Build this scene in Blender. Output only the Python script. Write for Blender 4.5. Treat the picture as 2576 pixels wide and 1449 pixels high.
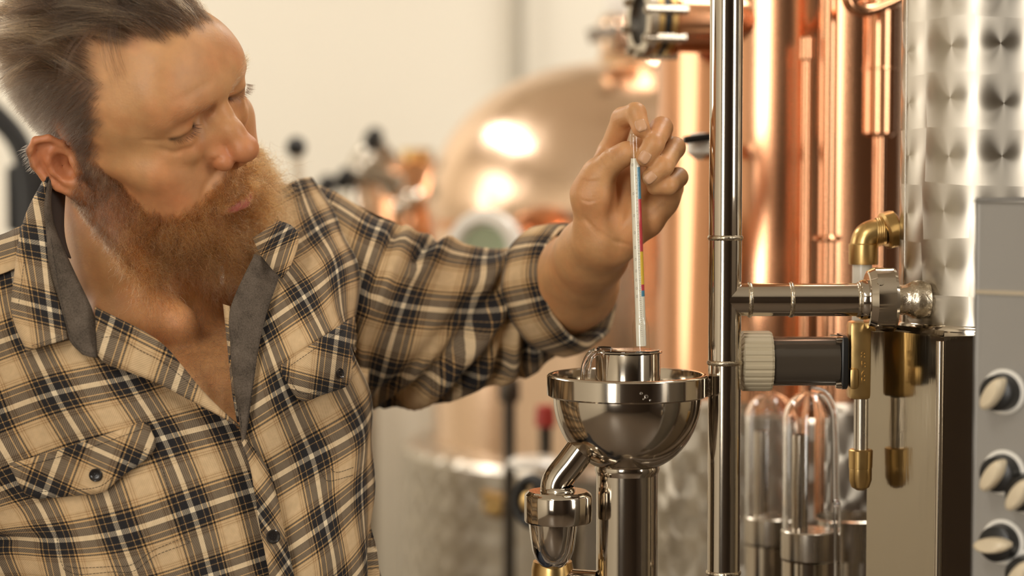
import bpy, math, random
import numpy as np
from mathutils import Vector, Matrix

for _o in list(bpy.data.objects):
    bpy.data.objects.remove(_o)
SC = bpy.context.scene
COL = SC.collection
rng = np.random.default_rng(7)

# ------------------------------------------------------------------ camera
FPX = 70.0 / 36.0 * 2576.0            # focal length in pixels of the 2576 px frame
PITCH = math.radians(3.0)
CAMZ = 1.50
cam_d = bpy.data.cameras.new('camera')
cam = bpy.data.objects.new('camera', cam_d)
COL.objects.link(cam)
cam_d.lens = 70.0
cam_d.sensor_width = 36.0
cam_d.clip_start = 0.05
cam.location = (0, 0, CAMZ)
cam.rotation_euler = (math.pi / 2 - PITCH, 0, 0)
cam_d.dof.use_dof = True
cam_d.dof.focus_distance = 1.70
cam_d.dof.aperture_fstop = 2.5
SC.camera = cam

# ------------------------------------------------------------------ light
SC.view_settings.view_transform = 'Standard'
SC.view_settings.look = 'None'
SC.view_settings.exposure = -0.08
SC.view_settings.gamma = 1.0
SC.view_settings.use_curve_mapping = False
wd = bpy.data.worlds.new('world')
SC.world = wd
wd.use_nodes = True
wd.node_tree.nodes['Background'].inputs[0].default_value = (1.0, 0.86, 0.66, 1)
wd.node_tree.nodes['Background'].inputs[1].default_value = 0.15


def area(name, loc, target, size, size_y, power, col):
    l = bpy.data.lights.new(name, 'AREA')
    l.shape = 'RECTANGLE'
    l.size = size
    l.size_y = size_y
    l.energy = power
    l.color = col
    o = bpy.data.objects.new(name, l)
    COL.objects.link(o)
    o.location = loc
    d = Vector(target) - Vector(loc)
    o.rotation_euler = d.to_track_quat('-Z', 'Y').to_euler()
    return o


# daylight through the tall window of the right-hand wall (the key on face, shirt and steel)
area('window_light', (2.36, 0.35, 1.95), (-0.25, 1.75, 1.45), 1.2, 1.7, 46, (1.0, 0.94, 0.85))
# daylight through the window behind the camera
area('window_light', (-1.45, -2.08, 1.75), (0.0, 1.75, 1.40), 1.0, 1.8, 66, (1.0, 0.94, 0.85))
# daylight through the window of the left-hand wall
area('window_light', (-2.50, 2.75, 1.75), (0.2, 2.3, 1.4), 1.2, 1.5, 17, (1.0, 0.94, 0.85))
# ceiling lamps
CEIL = 3.05
for i, (x, y, p) in enumerate([(-1.5, 3.5, 30), (0.9, 3.7, 30), (-0.75, -0.55, 26), (0.9, 2.3, 20)]):
    area('ceiling_lamp_light', (x, y, CEIL - 0.07), (x, y, 0), 0.28, 1.25, p, (1.0, 0.94, 0.85))


# ------------------------------------------------------------------ helpers: coordinates
_cx = np.array([1.0, 0, 0])
_cf = np.array([0, math.cos(PITCH), -math.sin(PITCH)])
_cu = np.array([0, math.sin(PITCH), math.cos(PITCH)])
_c0 = np.array([0, 0, CAMZ])


def W(px, py, d):
    """world point seen at pixel (px, py) of the 2576x1449 frame, d metres in front of the camera"""
    return _c0 + d * ((px - 1288.0) / FPX * _cx + _cf + (724.5 - py) / FPX * _cu)


def C2W(p):
    """camera frame (x right, y up, z back) -> world"""
    p = np.asarray(p, float)
    return _c0 + p[..., 0:1] * _cx + p[..., 1:2] * _cu - p[..., 2:3] * _cf


def PXC(px, py, d):
    """pixel + distance -> camera frame"""
    return np.array([(px - 1288.0) / FPX * d, (724.5 - py) / FPX * d, -d])


# ------------------------------------------------------------------ helpers: materials
MATS = {}


def mat(name, col=(.8, .8, .8), rough=.5, metal=0.0, spec=.5, **kw):
    if name in MATS:
        return MATS[name]
    m = bpy.data.materials.new(name)
    m.use_nodes = True
    b = m.node_tree.nodes['Principled BSDF']
    b.inputs['Base Color'].default_value = (*col, 1)
    b.inputs['Roughness'].default_value = rough
    b.inputs['Metallic'].default_value = metal
    b.inputs['Specular IOR Level'].default_value = spec
    for k, v in kw.items():
        b.inputs[k.replace('_', ' ')].default_value = v
    MATS[name] = m
    return m


def nd(m, t, **kw):
    n = m.node_tree.nodes.new(t)
    for k, v in kw.items():
        if k in n.inputs:
            n.inputs[k].default_value = v
        else:
            setattr(n, k, v)
    return n


def lk(m, a, b):
    m.node_tree.links.new(a, b)


def bsdf(m):
    return m.node_tree.nodes['Principled BSDF']


def noise_rough(m, scale, lo, hi, bump=0.0, stretch=(1, 1, 1), dist=.001):
    """wear: noise driven roughness and a little relief"""
    tc = nd(m, 'ShaderNodeTexCoord')
    mp = nd(m, 'ShaderNodeMapping')
    mp.inputs['Scale'].default_value = stretch
    lk(m, tc.outputs['Object'], mp.inputs['Vector'])
    nz = nd(m, 'ShaderNodeTexNoise', Scale=scale, Detail=4.0)
    lk(m, mp.outputs[0], nz.inputs['Vector'])
    mr = nd(m, 'ShaderNodeMapRange')
    mr.inputs['To Min'].default_value = lo
    mr.inputs['To Max'].default_value = hi
    lk(m, nz.outputs[0], mr.inputs['Value'])
    lk(m, mr.outputs[0], bsdf(m).inputs['Roughness'])
    if bump:
        bp = nd(m, 'ShaderNodeBump', Strength=bump, Distance=dist)
        lk(m, nz.outputs[0], bp.inputs['Height'])
        lk(m, bp.outputs[0], bsdf(m).inputs['Normal'])
    return m


M_steel = noise_rough(mat('polished_steel', (.60, .535, .45), .12, 1.0), 30, .06, .16, .05, (1, 1, .15))
M_steel_brush = noise_rough(mat('brushed_steel', (.58, .52, .435), .28, 1.0), 60, .18, .34, .06, (1, 1, .1))
M_weld = noise_rough(mat('weld_bead', (.60, .52, .40), .25, 1.0), 300, .15, .4, .6)
M_copper = noise_rough(mat('polished_copper', (.78, .40, .22), .16, 1.0), 8, .10, .24, .03, (1, 1, .3))
M_copper2 = noise_rough(mat('hammered_copper', (.96, .71, .52), .2, 1.0), 26, .14, .30, .25, (1, 1, .6), .004)
M_brass = noise_rough(mat('brass', (.62, .42, .17), .3, 1.0), 60, .22, .42, .15)
M_black = mat('black_plastic', (.015, .014, .013), .35)
M_rubber = mat('black_rubber', (.02, .019, .018), .6)
M_grayplastic = mat('smoked_housing', (.075, .06, .045), .12)
M_cream = mat('cream_plastic', (.62, .53, .37), .4)
M_white = mat('white_enamel', (.93, .90, .83), .25)
M_glass = mat('clear_glass', (1, 1, 1), .0, 0, .5, Transmission_Weight=1.0, IOR=1.46)
M_greenglass = mat('green_glass', (.42, .50, .34), .15)
def thin_glass():
    m = bpy.data.materials.new('thin_glass_wall')
    m.use_nodes = True
    nt = m.node_tree
    nt.nodes.remove(nt.nodes['Principled BSDF'])
    tr = nt.nodes.new('ShaderNodeBsdfTransparent')
    tr.inputs[0].default_value = (.97, .97, .95, 1)
    gl = nt.nodes.new('ShaderNodeBsdfGlossy')
    gl.inputs['Roughness'].default_value = .02
    fr = nt.nodes.new('ShaderNodeFresnel')
    fr.inputs['IOR'].default_value = 1.75
    mx = nt.nodes.new('ShaderNodeMixShader')
    ge = nt.nodes.new('ShaderNodeNewGeometry')
    su = nt.nodes.new('ShaderNodeMath')
    su.operation = 'SUBTRACT'
    su.inputs[0].default_value = 1.0
    nt.links.new(ge.outputs['Backfacing'], su.inputs[1])
    mu = nt.nodes.new('ShaderNodeMath')
    mu.operation = 'MULTIPLY'
    nt.links.new(su.outputs[0], mu.inputs[0])
    nt.links.new(fr.outputs[0], mu.inputs[1])
    nt.links.new(mu.outputs[0], mx.inputs[0])
    nt.links.new(tr.outputs[0], mx.inputs[1])
    nt.links.new(gl.outputs[0], mx.inputs[2])
    nt.links.new(mx.outputs[0], nt.nodes['Material Output'].inputs['Surface'])
    return m


M_thin = thin_glass()
M_liquid = mat('clear_spirit', (1, 1, 1), .0, 0, .5, Transmission_Weight=1.0, IOR=1.36)


def swirl_steel():
    """engine-turned sheet: round spots whose brushing runs in circles"""
    m = mat('engine_turned_steel', (.50, .455, .385), .34, 1.0)
    tc = nd(m, 'ShaderNodeTexCoord')
    mp = nd(m, 'ShaderNodeMapping')
    mp.inputs['Scale'].default_value = (21, 21, 21)
    lk(m, tc.outputs['UV'], mp.inputs['Vector'])
    vo = nd(m, 'ShaderNodeTexVoronoi', voronoi_dimensions='2D', Randomness=0.15, Scale=1.0)
    lk(m, mp.outputs[0], vo.inputs['Vector'])
    su = nd(m, 'ShaderNodeVectorMath', operation='SUBTRACT')
    lk(m, mp.outputs[0], su.inputs[0])
    lk(m, vo.outputs['Position'], su.inputs[1])
    sp = nd(m, 'ShaderNodeSeparateXYZ')
    lk(m, su.outputs[0], sp.inputs[0])
    at = nd(m, 'ShaderNodeMath', operation='ARCTAN2')
    lk(m, sp.outputs[1], at.inputs[0])
    lk(m, sp.outputs[0], at.inputs[1])
    dv = nd(m, 'ShaderNodeMath', operation='MULTIPLY_ADD')
    dv.inputs[1].default_value = 1 / (2 * math.pi)
    dv.inputs[2].default_value = .25
    lk(m, at.outputs[0], dv.inputs[0])
    lk(m, dv.outputs[0], bsdf(m).inputs['Anisotropic Rotation'])
    bsdf(m).inputs['Anisotropic'].default_value = .85
    tg = nd(m, 'ShaderNodeTangent', direction_type='UV_MAP')
    tg.uv_map = 'UVMap'
    lk(m, tg.outputs[0], bsdf(m).inputs['Tangent'])
    return m


M_swirl = swirl_steel()
M_plinth = noise_rough(mat('wavy_polished_steel', (.45, .40, .32), .12, 1.0), 26, .06, .2, .5, (1, 1, .18), .0016)


def plaster(name, col):
    m = mat(name, col, .85)
    tc = nd(m, 'ShaderNodeTexCoord')
    nz = nd(m, 'ShaderNodeTexNoise', Scale=14.0, Detail=5.0)
    lk(m, tc.outputs['Object'], nz.inputs['Vector'])
    bp = nd(m, 'ShaderNodeBump', Strength=.12, Distance=.004)
    lk(m, nz.outputs[0], bp.inputs['Height'])
    lk(m, bp.outputs[0], bsdf(m).inputs['Normal'])
    return m


M_wall = plaster('cream_plaster', (.82, .765, .65))
M_dark = plaster('dark_brown_panelling', (.055, .036, .023))
M_ceil = plaster('ceiling_paint', (.80, .75, .65))
M_floor = noise_rough(mat('floor_concrete', (.13, .10, .075), .4), 6, .3, .6, .1)


# ------------------------------------------------------------------ helpers: meshes
def thing(name, label, cat, loc, group=None, kind=None):
    o = bpy.data.objects.new(name, None)
    COL.objects.link(o)
    o.empty_display_size = .02
    o.location = Vector([float(v) for v in loc])
    if kind:
        o['kind'] = kind
    else:
        o['label'] = label
        o['category'] = cat
    if kind and label:
        o['label'] = label
    if group:
        o['group'] = group
    return o


def tag(o, label=None, cat=None, group=None, kind=None):
    for k, v in (('label', label), ('category', cat), ('group', group), ('kind', kind)):
        if v:
            o[k] = v
    return o


def origin_of(o):
    v = Vector((0, 0, 0))
    while o is not None:
        v += o.location
        o = o.parent
    return np.array(v)


def mk(name, verts, faces, material, parent=None, smooth=True, uvs=None, sharp=None):
    """one mesh object; verts are world coordinates"""
    verts = np.asarray(verts, float)
    org = origin_of(parent) if parent is not None else verts.mean(0) * 0
    me = bpy.data.meshes.new(name)
    if isinstance(faces, np.ndarray):
        n, k = faces.shape
        me.vertices.add(len(verts))
        me.vertices.foreach_set('co', (verts - org).astype(np.float32).ravel())
        me.loops.add(n * k)
        me.loops.foreach_set('vertex_index', faces.astype(np.int32).ravel())
        me.polygons.add(n)
        me.polygons.foreach_set('loop_start', np.arange(0, n * k, k, dtype=np.int32))
        me.update(calc_edges=True)
    else:
        me.from_pydata([tuple(v) for v in (verts - org)], [], [tuple(int(i) for i in f) for f in faces])
    me.validate()
    if uvs is not None:
        uvl = me.uv_layers.new(name='UVMap')
        li = np.zeros(len(me.loops), np.int32)
        me.loops.foreach_get('vertex_index', li)
        uvl.data.foreach_set('uv', np.asarray(uvs, np.float32)[li].ravel())
    if smooth:
        me.polygons.foreach_set('use_smooth', [True] * len(me.polygons))
        if sharp:
            me.set_sharp_from_angle(angle=math.radians(sharp))
    if material is not None:
        me.materials.append(material)
    o = bpy.data.objects.new(name, me)
    COL.objects.link(o)
    if parent is not None:
        o.parent = parent
    return o


def frame_of(ax):
    ax = np.asarray(ax, float)
    ax = ax / np.linalg.norm(ax)
    h = np.array([0, 0, 1.0]) if abs(ax[2]) < .9 else np.array([0, 1.0, 0])
    a = np.cross(h, ax)
    a /= np.linalg.norm(a)
    return a, np.cross(ax, a), ax


def lathe_vf(profile, base, axis=(0, 0, 1), segs=48, mod=None, cap=True):
    """profile [(radius, height along axis)], real solid of revolution"""
    a, b, c = frame_of(axis)
    base = np.asarray(base, float)
    th = np.linspace(0, 2 * math.pi, segs, endpoint=False)
    V = []
    UV = []
    ln = 0
    for i, (r, h) in enumerate(profile):
        if i:
            ln += math.hypot(r - profile[i - 1][0], h - profile[i - 1][1])
        rr = r if mod is None else r * mod(th, h)
        V.append(base + np.outer(np.cos(th) * rr, a) + np.outer(np.sin(th) * rr, b) + h * c)
        UV.append(np.stack([th * profile[0][0], np.full(segs, ln)], 1))
    V = np.concatenate(V)
    F = []
    n = len(profile)
    for i in range(n - 1):
        for j in range(segs):
            k = (j + 1) % segs
            F.append((i * segs + j, i * segs + k, (i + 1) * segs + k, (i + 1) * segs + j))
    if cap:
        if profile[0][0] > 1e-6:
            F.append(tuple(range(segs))[::-1])
        if profile[-1][0] > 1e-6:
            F.append(tuple(range((n - 1) * segs, n * segs)))
    return V, F, np.concatenate(UV)


def lathe(name, profile, base, material, parent=None, axis=(0, 0, 1), segs=48, mod=None, cap=True, sharp=35):
    v, f, uv = lathe_vf(profile, base, axis, segs, mod, cap)
    return mk(name, v, f, material, parent, True, uv, sharp)


def tube_vf(path, rad, segs=20, cap=True):
    P = np.asarray(path, float)
    n = len(P)
    R = np.broadcast_to(np.asarray(rad, float), (n,))
    T = np.gradient(P, axis=0)
    T /= np.linalg.norm(T, axis=1)[:, None] + 1e-12
    a, b, _ = frame_of(T[0])
    th = np.linspace(0, 2 * math.pi, segs, endpoint=False)
    V = []
    for i in range(n):
        a = a - T[i] * (a @ T[i])
        a /= np.linalg.norm(a)
        b = np.cross(T[i], a)
        V.append(P[i] + R[i] * (np.outer(np.cos(th), a) + np.outer(np.sin(th), b)))
    F = []
    for i in range(n - 1):
        for j in range(segs):
            k = (j + 1) % segs
            F.append((i * segs + j, i * segs + k, (i + 1) * segs + k, (i + 1) * segs + j))
    if cap:
        F.append(tuple(range(segs))[::-1])
        F.append(tuple(range((n - 1) * segs, n * segs)))
    return np.concatenate(V), F


def tube(name, path, rad, material, parent=None, segs=20, cap=True):
    v, f = tube_vf(path, rad, segs, cap)
    return mk(name, v, f, material, parent, True, None, 50)


def cr(pts, n=8):
    """Catmull-Rom through points"""
    P = np.asarray(pts, float)
    P = np.vstack([2 * P[0] - P[1], P, 2 * P[-1] - P[-2]])
    out = []
    for i in range(1, len(P) - 2):
        t = np.linspace(0, 1, n, endpoint=False)[:, None]
        a, b, c, d = P[i - 1], P[i], P[i + 1], P[i + 2]
        out.append(.5 * (2 * b + (c - a) * t + (2 * a - 5 * b + 4 * c - d) * t * t + (3 * b - a - 3 * c + d) * t ** 3))
    out.append(P[-2:-1])
    return np.concatenate(out)


def box_vf(c, ax, ay, az, bev=.0):
    """box with half-axes; chamfered edges when bev"""
    c, ax, ay, az = [np.asarray(v, float) for v in (c, ax, ay, az)]
    import bmesh
    bm = bmesh.new()
    bmesh.ops.create_cube(bm, size=2.0)
    for v in bm.verts:
        p = c + v.co.x * ax + v.co.y * ay + v.co.z * az
        v.co = Vector(p)
    if bev:
        bmesh.ops.bevel(bm, geom=bm.edges[:], offset=bev, segments=2, affect='EDGES', profile=.6)
    bmesh.ops.recalc_face_normals(bm, faces=bm.faces[:])
    bm.verts.index_update()
    V = np.array([v.co[:] for v in bm.verts])
    F = [[v.index for v in f.verts] for f in bm.faces]
    bm.free()
    return V, F


def box(name, c, ax, ay, az, material, parent=None, bev=0.0):
    v, f = box_vf(c, ax, ay, az, bev)
    return mk(name, v, f, material, parent, True, None, 30)


def join_vf(*vfs):
    V, F, o = [], [], 0
    for v, f in vfs:
        V.append(v)
        F += [tuple(i + o for i in q) for q in f]
        o += len(v)
    return np.concatenate(V), F


def ring_profile(r0, r1, z0, z1, bev=.0008):
    """closed ring section as a lathe profile (no caps)"""
    b = bev
    return [(r0, z0), (r1 - b, z0), (r1, z0 + b), (r1, z1 - b), (r1 - b, z1), (r0, z1), (r0, z0)]


X, Y, Z = np.eye(3)
# ------------------------------------------------------------------ the room
RX0, RX1, RY0, RY1 = -2.6, 2.45, -2.2, 4.75


def slab(name, lo, hi, material):
    lo, hi = np.array(lo, float), np.array(hi, float)
    h = (hi - lo) / 2
    o = box(name, (lo + hi) / 2, X * h[0], Y * h[1], Z * h[2], material)
    o['kind'] = 'structure'
    return o


slab('floor', (RX0 - .2, RY0 - .2, -.1), (RX1 + .2, RY1 + .2, 0), M_floor)
slab('ceiling', (RX0 - .2, RY0 - .2, CEIL), (RX1 + .2, RY1 + .2, CEIL + .1), M_ceil)
slab('wall_back', (RX0 - .2, RY1, 0), (RX1 + .2, RY1 + .12, CEIL), M_wall)
slab('wall_left', (RX0 - .12, RY0, 0), (RX0, RY1, CEIL), M_wall)
slab('wall_right', (RX1, RY0, 0), (RX1 + .12, RY1, CEIL), M_dark)
slab('wall_front', (RX0 - .2, RY0 - .12, 0), (RX1 + .2, RY0, CEIL), M_dark)
for i, (x, y) in enumerate([(-1.5, 3.5), (0.9, 3.7), (-0.75, -0.55), (0.9, 2.3)]):
    t = thing('ceiling_lamp', ['long white ceiling lamp above the shoulder side of the cream back wall', 'long white ceiling lamp above the copper pot still',
              'long white ceiling lamp above the bearded man', 'long white ceiling lamp above the copper column'][i], 'lamp', (x, y, CEIL), 'ceiling lamps')
    box('housing', (x, y, CEIL - .03), X * .16, Y * .65, Z * .03, M_white, t, .004)
    box('end_cap', (x, y - .66, CEIL - .03), X * .16, Y * .01, Z * .032, M_black, t)
    box('end_cap', (x, y + .66, CEIL - .03), X * .16, Y * .01, Z * .032, M_black, t)
# windows: frames around the daylight openings
def window(n, c, u, nx, w, h):
    c, u, nx = np.array(c, float), np.array(u, float), np.array(nx, float)
    t = thing('window_%d' % n, None, None, c - Z * h / 2, kind='structure')
    for sy in (-1, 1):
        box('window_frame', c + u * sy * (w / 2 + .03), nx * .03, u * .03, Z * (h / 2 + .06), M_white, t, .004)
        box('window_frame', c + Z * sy * (h / 2 + .03), nx * .03, u * (w / 2), Z * .03, M_white, t, .004)
    box('window_pane', c - nx * .024, nx * .002, u * (w / 2), Z * h / 2, M_thin, t)
    box('window_sill', c + nx * .05 - Z * (h / 2 + .07), nx * .08, u * (w / 2 + .1), Z * .012, M_white, t, .004)


window(1, (RX0 + .03, 2.75, 1.75), Y, X, 1.25, 1.55)
window(2, (RX1 - .03, .35, 1.95), Y, -X, 1.25, 1.75)
window(3, (-1.45, RY0 + .03, 1.75), X, Y, 1.05, 1.85)
# grey service pipe down the back wall
a = W(1306, -400, 4.66)
b = W(1306, 420, 4.66)
t = thing('service_pipe', 'grey vertical service pipe on the cream wall behind the copper dome', 'pipe', (a[0], a[1], 0.0))
tube('pipe_run', [(a[0], a[1], 0.0), (a[0], a[1], CEIL)], .0135, mat('grey_paint', (.40, .36, .29), .5), t, 16)
for z in (.6, 1.4, 2.2, 2.75):
    lathe('pipe_clip', ring_profile(.013, .019, -.01, .01), (a[0], a[1], z), M_steel_brush, t, cap=False, segs=16)


def Zy(py, y):
    dy = (724.5 - py) / FPX
    return CAMZ + y * (-math.sin(PITCH) + dy * math.cos(PITCH)) / (math.cos(PITCH) + dy * math.sin(PITCH))


def Xy(px, y, py=724.5):
    dy = (724.5 - py) / FPX
    return (px - 1288.0) / FPX * y / (math.cos(PITCH) + dy * math.sin(PITCH))


def Rp(p, y):
    return p * y / FPX


def PY(px, py, y):
    """world point on the ray of (px, py) at world depth y"""
    return np.array([Xy(px, y, py), y, Zy(py, y)])


def text_mesh(name, curve, material):
    tmp = bpy.data.objects.new(name, curve)
    COL.objects.link(tmp)
    bpy.context.view_layer.update()
    me = bpy.data.meshes.new_from_object(tmp.evaluated_get(bpy.context.evaluated_depsgraph_get()))
    bpy.data.objects.remove(tmp)
    bpy.data.curves.remove(curve)
    me.name = name
    me.materials.clear()
    me.materials.append(material)
    o = bpy.data.objects.new(name, me)
    COL.objects.link(o)
    return o


# ================================================================== foreground steel
YP = 1.72
xp = Xy(1824, YP)
rp = Rp(41.5, YP)
riser = thing('steel_riser_pipe', 'tall polished stainless riser pipe with weld rings beside the raised hand', 'pipe', (xp, YP, 0))
lathe('pipe_run', [(rp, .0), (rp, 2.3)], (xp, YP, 0), M_steel, riser, segs=64)
for py in (598, 912, 1440, -260):
    z = Zy(py, YP)
    v, f, _ = lathe_vf([(rp - .001, -.0028), (rp + .0006, -.0018), (rp + .0013, 0), (rp + .0006, .0018), (rp - .001, .0028)], (xp, YP, z), segs=64,
                       mod=lambda th, h: 1 + .012 * np.sin(31 * th) + .008 * np.sin(17 * th + 1), cap=False)
    mk('weld_ring', v, f, M_weld, riser)
zt = Zy(754, YP)
xt1 = Xy(2185, YP)
lathe('branch_pipe', [(rp * .985, 0), (rp * .985, rp * 1.3), (rp, rp * 1.5), (rp, xt1 - xp)], (xp, YP, zt), M_steel, riser, axis=X, segs=64)
for px in (1886, 1990, 2160):
    v, f, _ = lathe_vf([(rp - .001, -.0026), (rp + .0007, -.0014), (rp + .0012, 0), (rp + .0007, .0014), (rp - .001, .0026)], (Xy(px, YP), YP, zt), axis=X, segs=64,
                       mod=lambda th, h: 1 + .012 * np.sin(29 * th) + .008 * np.sin(17 * th + 1), cap=False)
    mk('weld_ring', v, f, M_weld, riser)
rn = Rp(81, YP)
xn0, xn1 = Xy(2180, YP), Xy(2250, YP)
# union nut with flats between round ends
wn = xn1 - xn0
lathe('union_nut', [(rp + .0012, 0), (rn * .84, 0), (rn * .90, .0006), (rn, .0062), (rn, wn - .0025), (rn * .965, wn), (rp, wn)], (xn0, YP, zt), M_steel, riser, axis=X, segs=72, sharp=18)
for k in range(4):
    an = k * math.pi / 2 + .95
    c = np.array([xn0 + .008, YP + rn * .985 * math.cos(an), zt + rn * .985 * math.sin(an)])
    lathe('spanner_slot', [(.0032, -.0012), (.0032, .0012)], c, M_steel_brush, riser, axis=(0, math.cos(an), math.sin(an)), segs=12)
lathe('union_liner', [(rp + .002, -.006), (rp + .003, -.0045), (rp + .003, .002)], (xn0, YP, zt), M_steel, riser, axis=X, segs=48)
lathe('union_stub', [(rp * .95, 0), (rp * .92, .004), (rp * .92, .010), (rp * 1.02, .013), (rp * 1.16, .016), (rp * 1.2, .022), (rp * 1.0, .03)], (xn1, YP, zt), M_weld, riser, axis=X, segs=48)

# ---- sampling funnel ("parrot") with its cup
xf = Xy(1578, YP, 950)
Rr = Rp(203, YP)
zr_top, zr_bot = Zy(940, YP) , Zy(996, YP)
fun = thing('sampling_funnel', 'polished stainless sampling bowl with thick rim under the hydrometer', 'funnel', (xf, YP, 0))
ri = Rr - .0052
H = zr_top - zr_bot
lathe('rim', [(ri, 0.0), (Rr - .002, -.0), (Rr, .0015), (Rr, H - .002), (Rr - .0012, H - .0006), (Rr - .003, H), (ri + .0006, H - .0004), (ri, H - .002), (ri, 0)], (xf, YP, zr_bot), M_steel, fun, segs=96, cap=False)
zb = Zy(1172, YP)
rb = Rp(187, YP)
rs = Rp(78, YP)
prof_o, prof_i = [], []
hb = zr_bot - zb
for k in range(25):
    u = k / 24 * 1.165
    r = rb * math.cos(u) ** .92
    z = -hb * math.sin(u) / math.sin(1.165)
    prof_o.append((max(r, rs * .98), z))
    prof_i.append((max(r - .0022, .004), z + .0022))
lathe('bowl', [(rb - .002, .004), (rb, .003)] + prof_o + prof_i[::-1] + [(rb - .0022, .004), (rb - .002, .004)], (xf, YP, zr_bot), M_steel, fun, segs=96, cap=False)
lathe('neck_ring', [(rs * .97, .007), (rs * 1.03, .004), (rs * 1.06, .0), (rs * 1.03, -.003), (rs * .99, -.006)], (xf, YP, zb - .002), M_steel, fun, segs=64, cap=False)
lathe('stand_pipe', [(rs, .45), (rs, zb + .001)], (xf, YP, 0), M_steel, fun, segs=64)
lathe('stand_pipe_flange', [(rs, .45), (rs * 1.9, .45), (rs * 1.9, .462), (rs, .462)], (xf, YP, 0), M_steel, fun, segs=48, cap=False)
lathe('stand_foot', [(rs * .9, .46), (rs * .9, .02), (.12, .012), (.12, 0)], (xf, YP, 0), M_steel_brush, fun, segs=48)
# inner cup
rc = Rp(82, YP)
xc = Xy(1580, YP, 900)
zc1, zc0 = Zy(884, YP), zb + .004
lathe('cup', [(rc - .0016, zc0), (rc, zc0), (rc, zc1 - .001), (rc - .0006, zc1), (rc - .0012, zc1 - .0004), (rc - .0016, zc0 + .004), (rc - .0016, zc0)], (xc, YP, 0), M_steel, fun, segs=72, cap=False)
lathe('cup_lip', [(rc - .001, -.0016), (rc + .0011, -.001), (rc + .0014, 0), (rc + .0006, .0008), (rc - .001, .0004)], (xc, YP, zc1), M_steel, fun, segs=72, cap=False)
# spout lug joining the rim to the riser
box('bracket', ((Xy(1783, YP) + xf + Rr) / 2, YP, (zr_top + zr_bot) / 2 - .002), X * .004, Y * .006, Z * H * .42, M_weld, fun, .002)

# spirit brimming in the cup and running over its lip
t = thing('spirit', 'clear spirit brimming over the left lip of the steel cup', 'liquid', (xc, YP, zc1))
n = 48
lathe('spirit_surface', [(.0, -.0030), (rc * .6, -.0032), (rc - .0022, -.0030), (rc - .0018, -.0010), (rc - .0022, .0013), (rc * .8, .0016), (0, .0016)], (xc, YP, zc1), M_liquid, t, segs=48, cap=False)
pa = cr([PY(1536, 878, YP - .012), PY(1512, 880, YP - .014), PY(1492, 887, YP - .014), PY(1478, 902, YP - .014), PY(1469, 922, YP - .014), PY(1465, 945, YP - .014), PY(1463, 985, YP - .012)], 8)
rad = np.interp(np.arange(len(pa)), [0, 10, 22, 34, 48], [.0022, .0034, .0032, .0024, .0016])
tube('overflow_stream', pa, rad, M_liquid, t, 14)
pa = cr([PY(1520, 886, YP - .022), PY(1500, 890, YP - .023), PY(1487, 903, YP - .023), PY(1482, 925, YP - .022), PY(1480, 950, YP - .022)], 7)
tube('overflow_stream', pa, np.linspace(.0022, .0011, len(pa)), M_liquid, t, 12)
for px, py, r in ((1600, 968, .0013), (1612, 976, .0018), (1622, 985, .0011), (1606, 982, .0009)):
    p = PY(px, py, YP)
    ang = math.asin(max(-1, min(1, (p[0] - xf) / Rr)))
    c = np.array([xf + Rr * math.sin(ang), YP - Rr * math.cos(ang), p[2]])
    lathe('droplet', [(0, -r), (r * .7, -r * .7), (r, 0), (r * .7, r * .7), (0, r)], c, M_liquid, t, segs=10, cap=False)

# drain tube, union and glass trap on the left of the bowl
YD = YP - .012
dr = thing('drain_trap', 'slanted drain tube with steel union and glass drip cone under the bowl', 'valve', PY(1403, 1449, YD))
p0, p1 = PY(1468, 1122, YD), PY(1400, 1212, YD)
tube('drain_tube', cr([p0 + (p0 - p1) * .35, p0, (p0 + p1) / 2, p1, PY(1398, 1245, YD)], 6), Rp(38, YD), M_steel, dr, 40)
xd = Xy(1404, YD, 1270)
z1, z0 = Zy(1236, YD), Zy(1312, YD)
Rn = Rp(86, YD)
lathe('union_nut', [(Rp(44, YD), z1 - z0 + .0005), (Rn * .86, z1 - z0 + .0005), (Rn * .97, z1 - z0 - .002), (Rn, z1 - z0 - .004), (Rn, .0015), (Rn * .97, 0), (Rn * .6, 0)], (xd, YD, z0), M_steel, dr, segs=72,
      mod=lambda th, h: 1 - .018 * (np.cos(8 * th) > .9))
lathe('union_ferrule', [(Rp(40, YD), .004), (Rp(44, YD), .0025), (Rp(46, YD), 0)], (xd, YD, z1 + .0002), M_steel, dr, segs=48, cap=False)
zg = Zy(1432, YD)
hg = z0 - zg
ro, ri_ = Rp(62, YD), Rp(56, YD)
prof = [(ro, 0), (ro * .985, -.12 * hg), (ro * .93, -.35 * hg), (ro * .85, -.6 * hg), (ro * .72, -.78 * hg), (ro * .5, -.92 * hg), (ro * .2, -.99 * hg), (0, -hg)]
profi = [(r - .0016 if r > .0016 else 0, z * .975) for r, z in prof]
lathe('glass_cone', prof + profi[::-1], (Xy(1392, YD), YD, z0), M_glass, dr, segs=48, cap=False)
prof = [(ro * .78, 0), (ro * .76, -.3 * hg), (ro * .66, -.55 * hg), (ro * .5, -.75 * hg), (ro * .2, -.86 * hg), (0, -.88 * hg)]
lathe('drip_cup', prof, (Xy(1396, YD), YD, z0), M_steel, dr, segs=40, cap=False)
lathe('drain_outlet', [(Rp(50, YD), -.001), (Rp(54, YD), -.008), (Rp(54, YD), -.06)], (Xy(1392, YD), YD + .022, zg + .004), M_brass, dr, segs=32)
tube('support_arm', [PY(1392, 1462, YD + .02), PY(1500, 1470, YP)], .012, M_steel, dr, 20)

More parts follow.
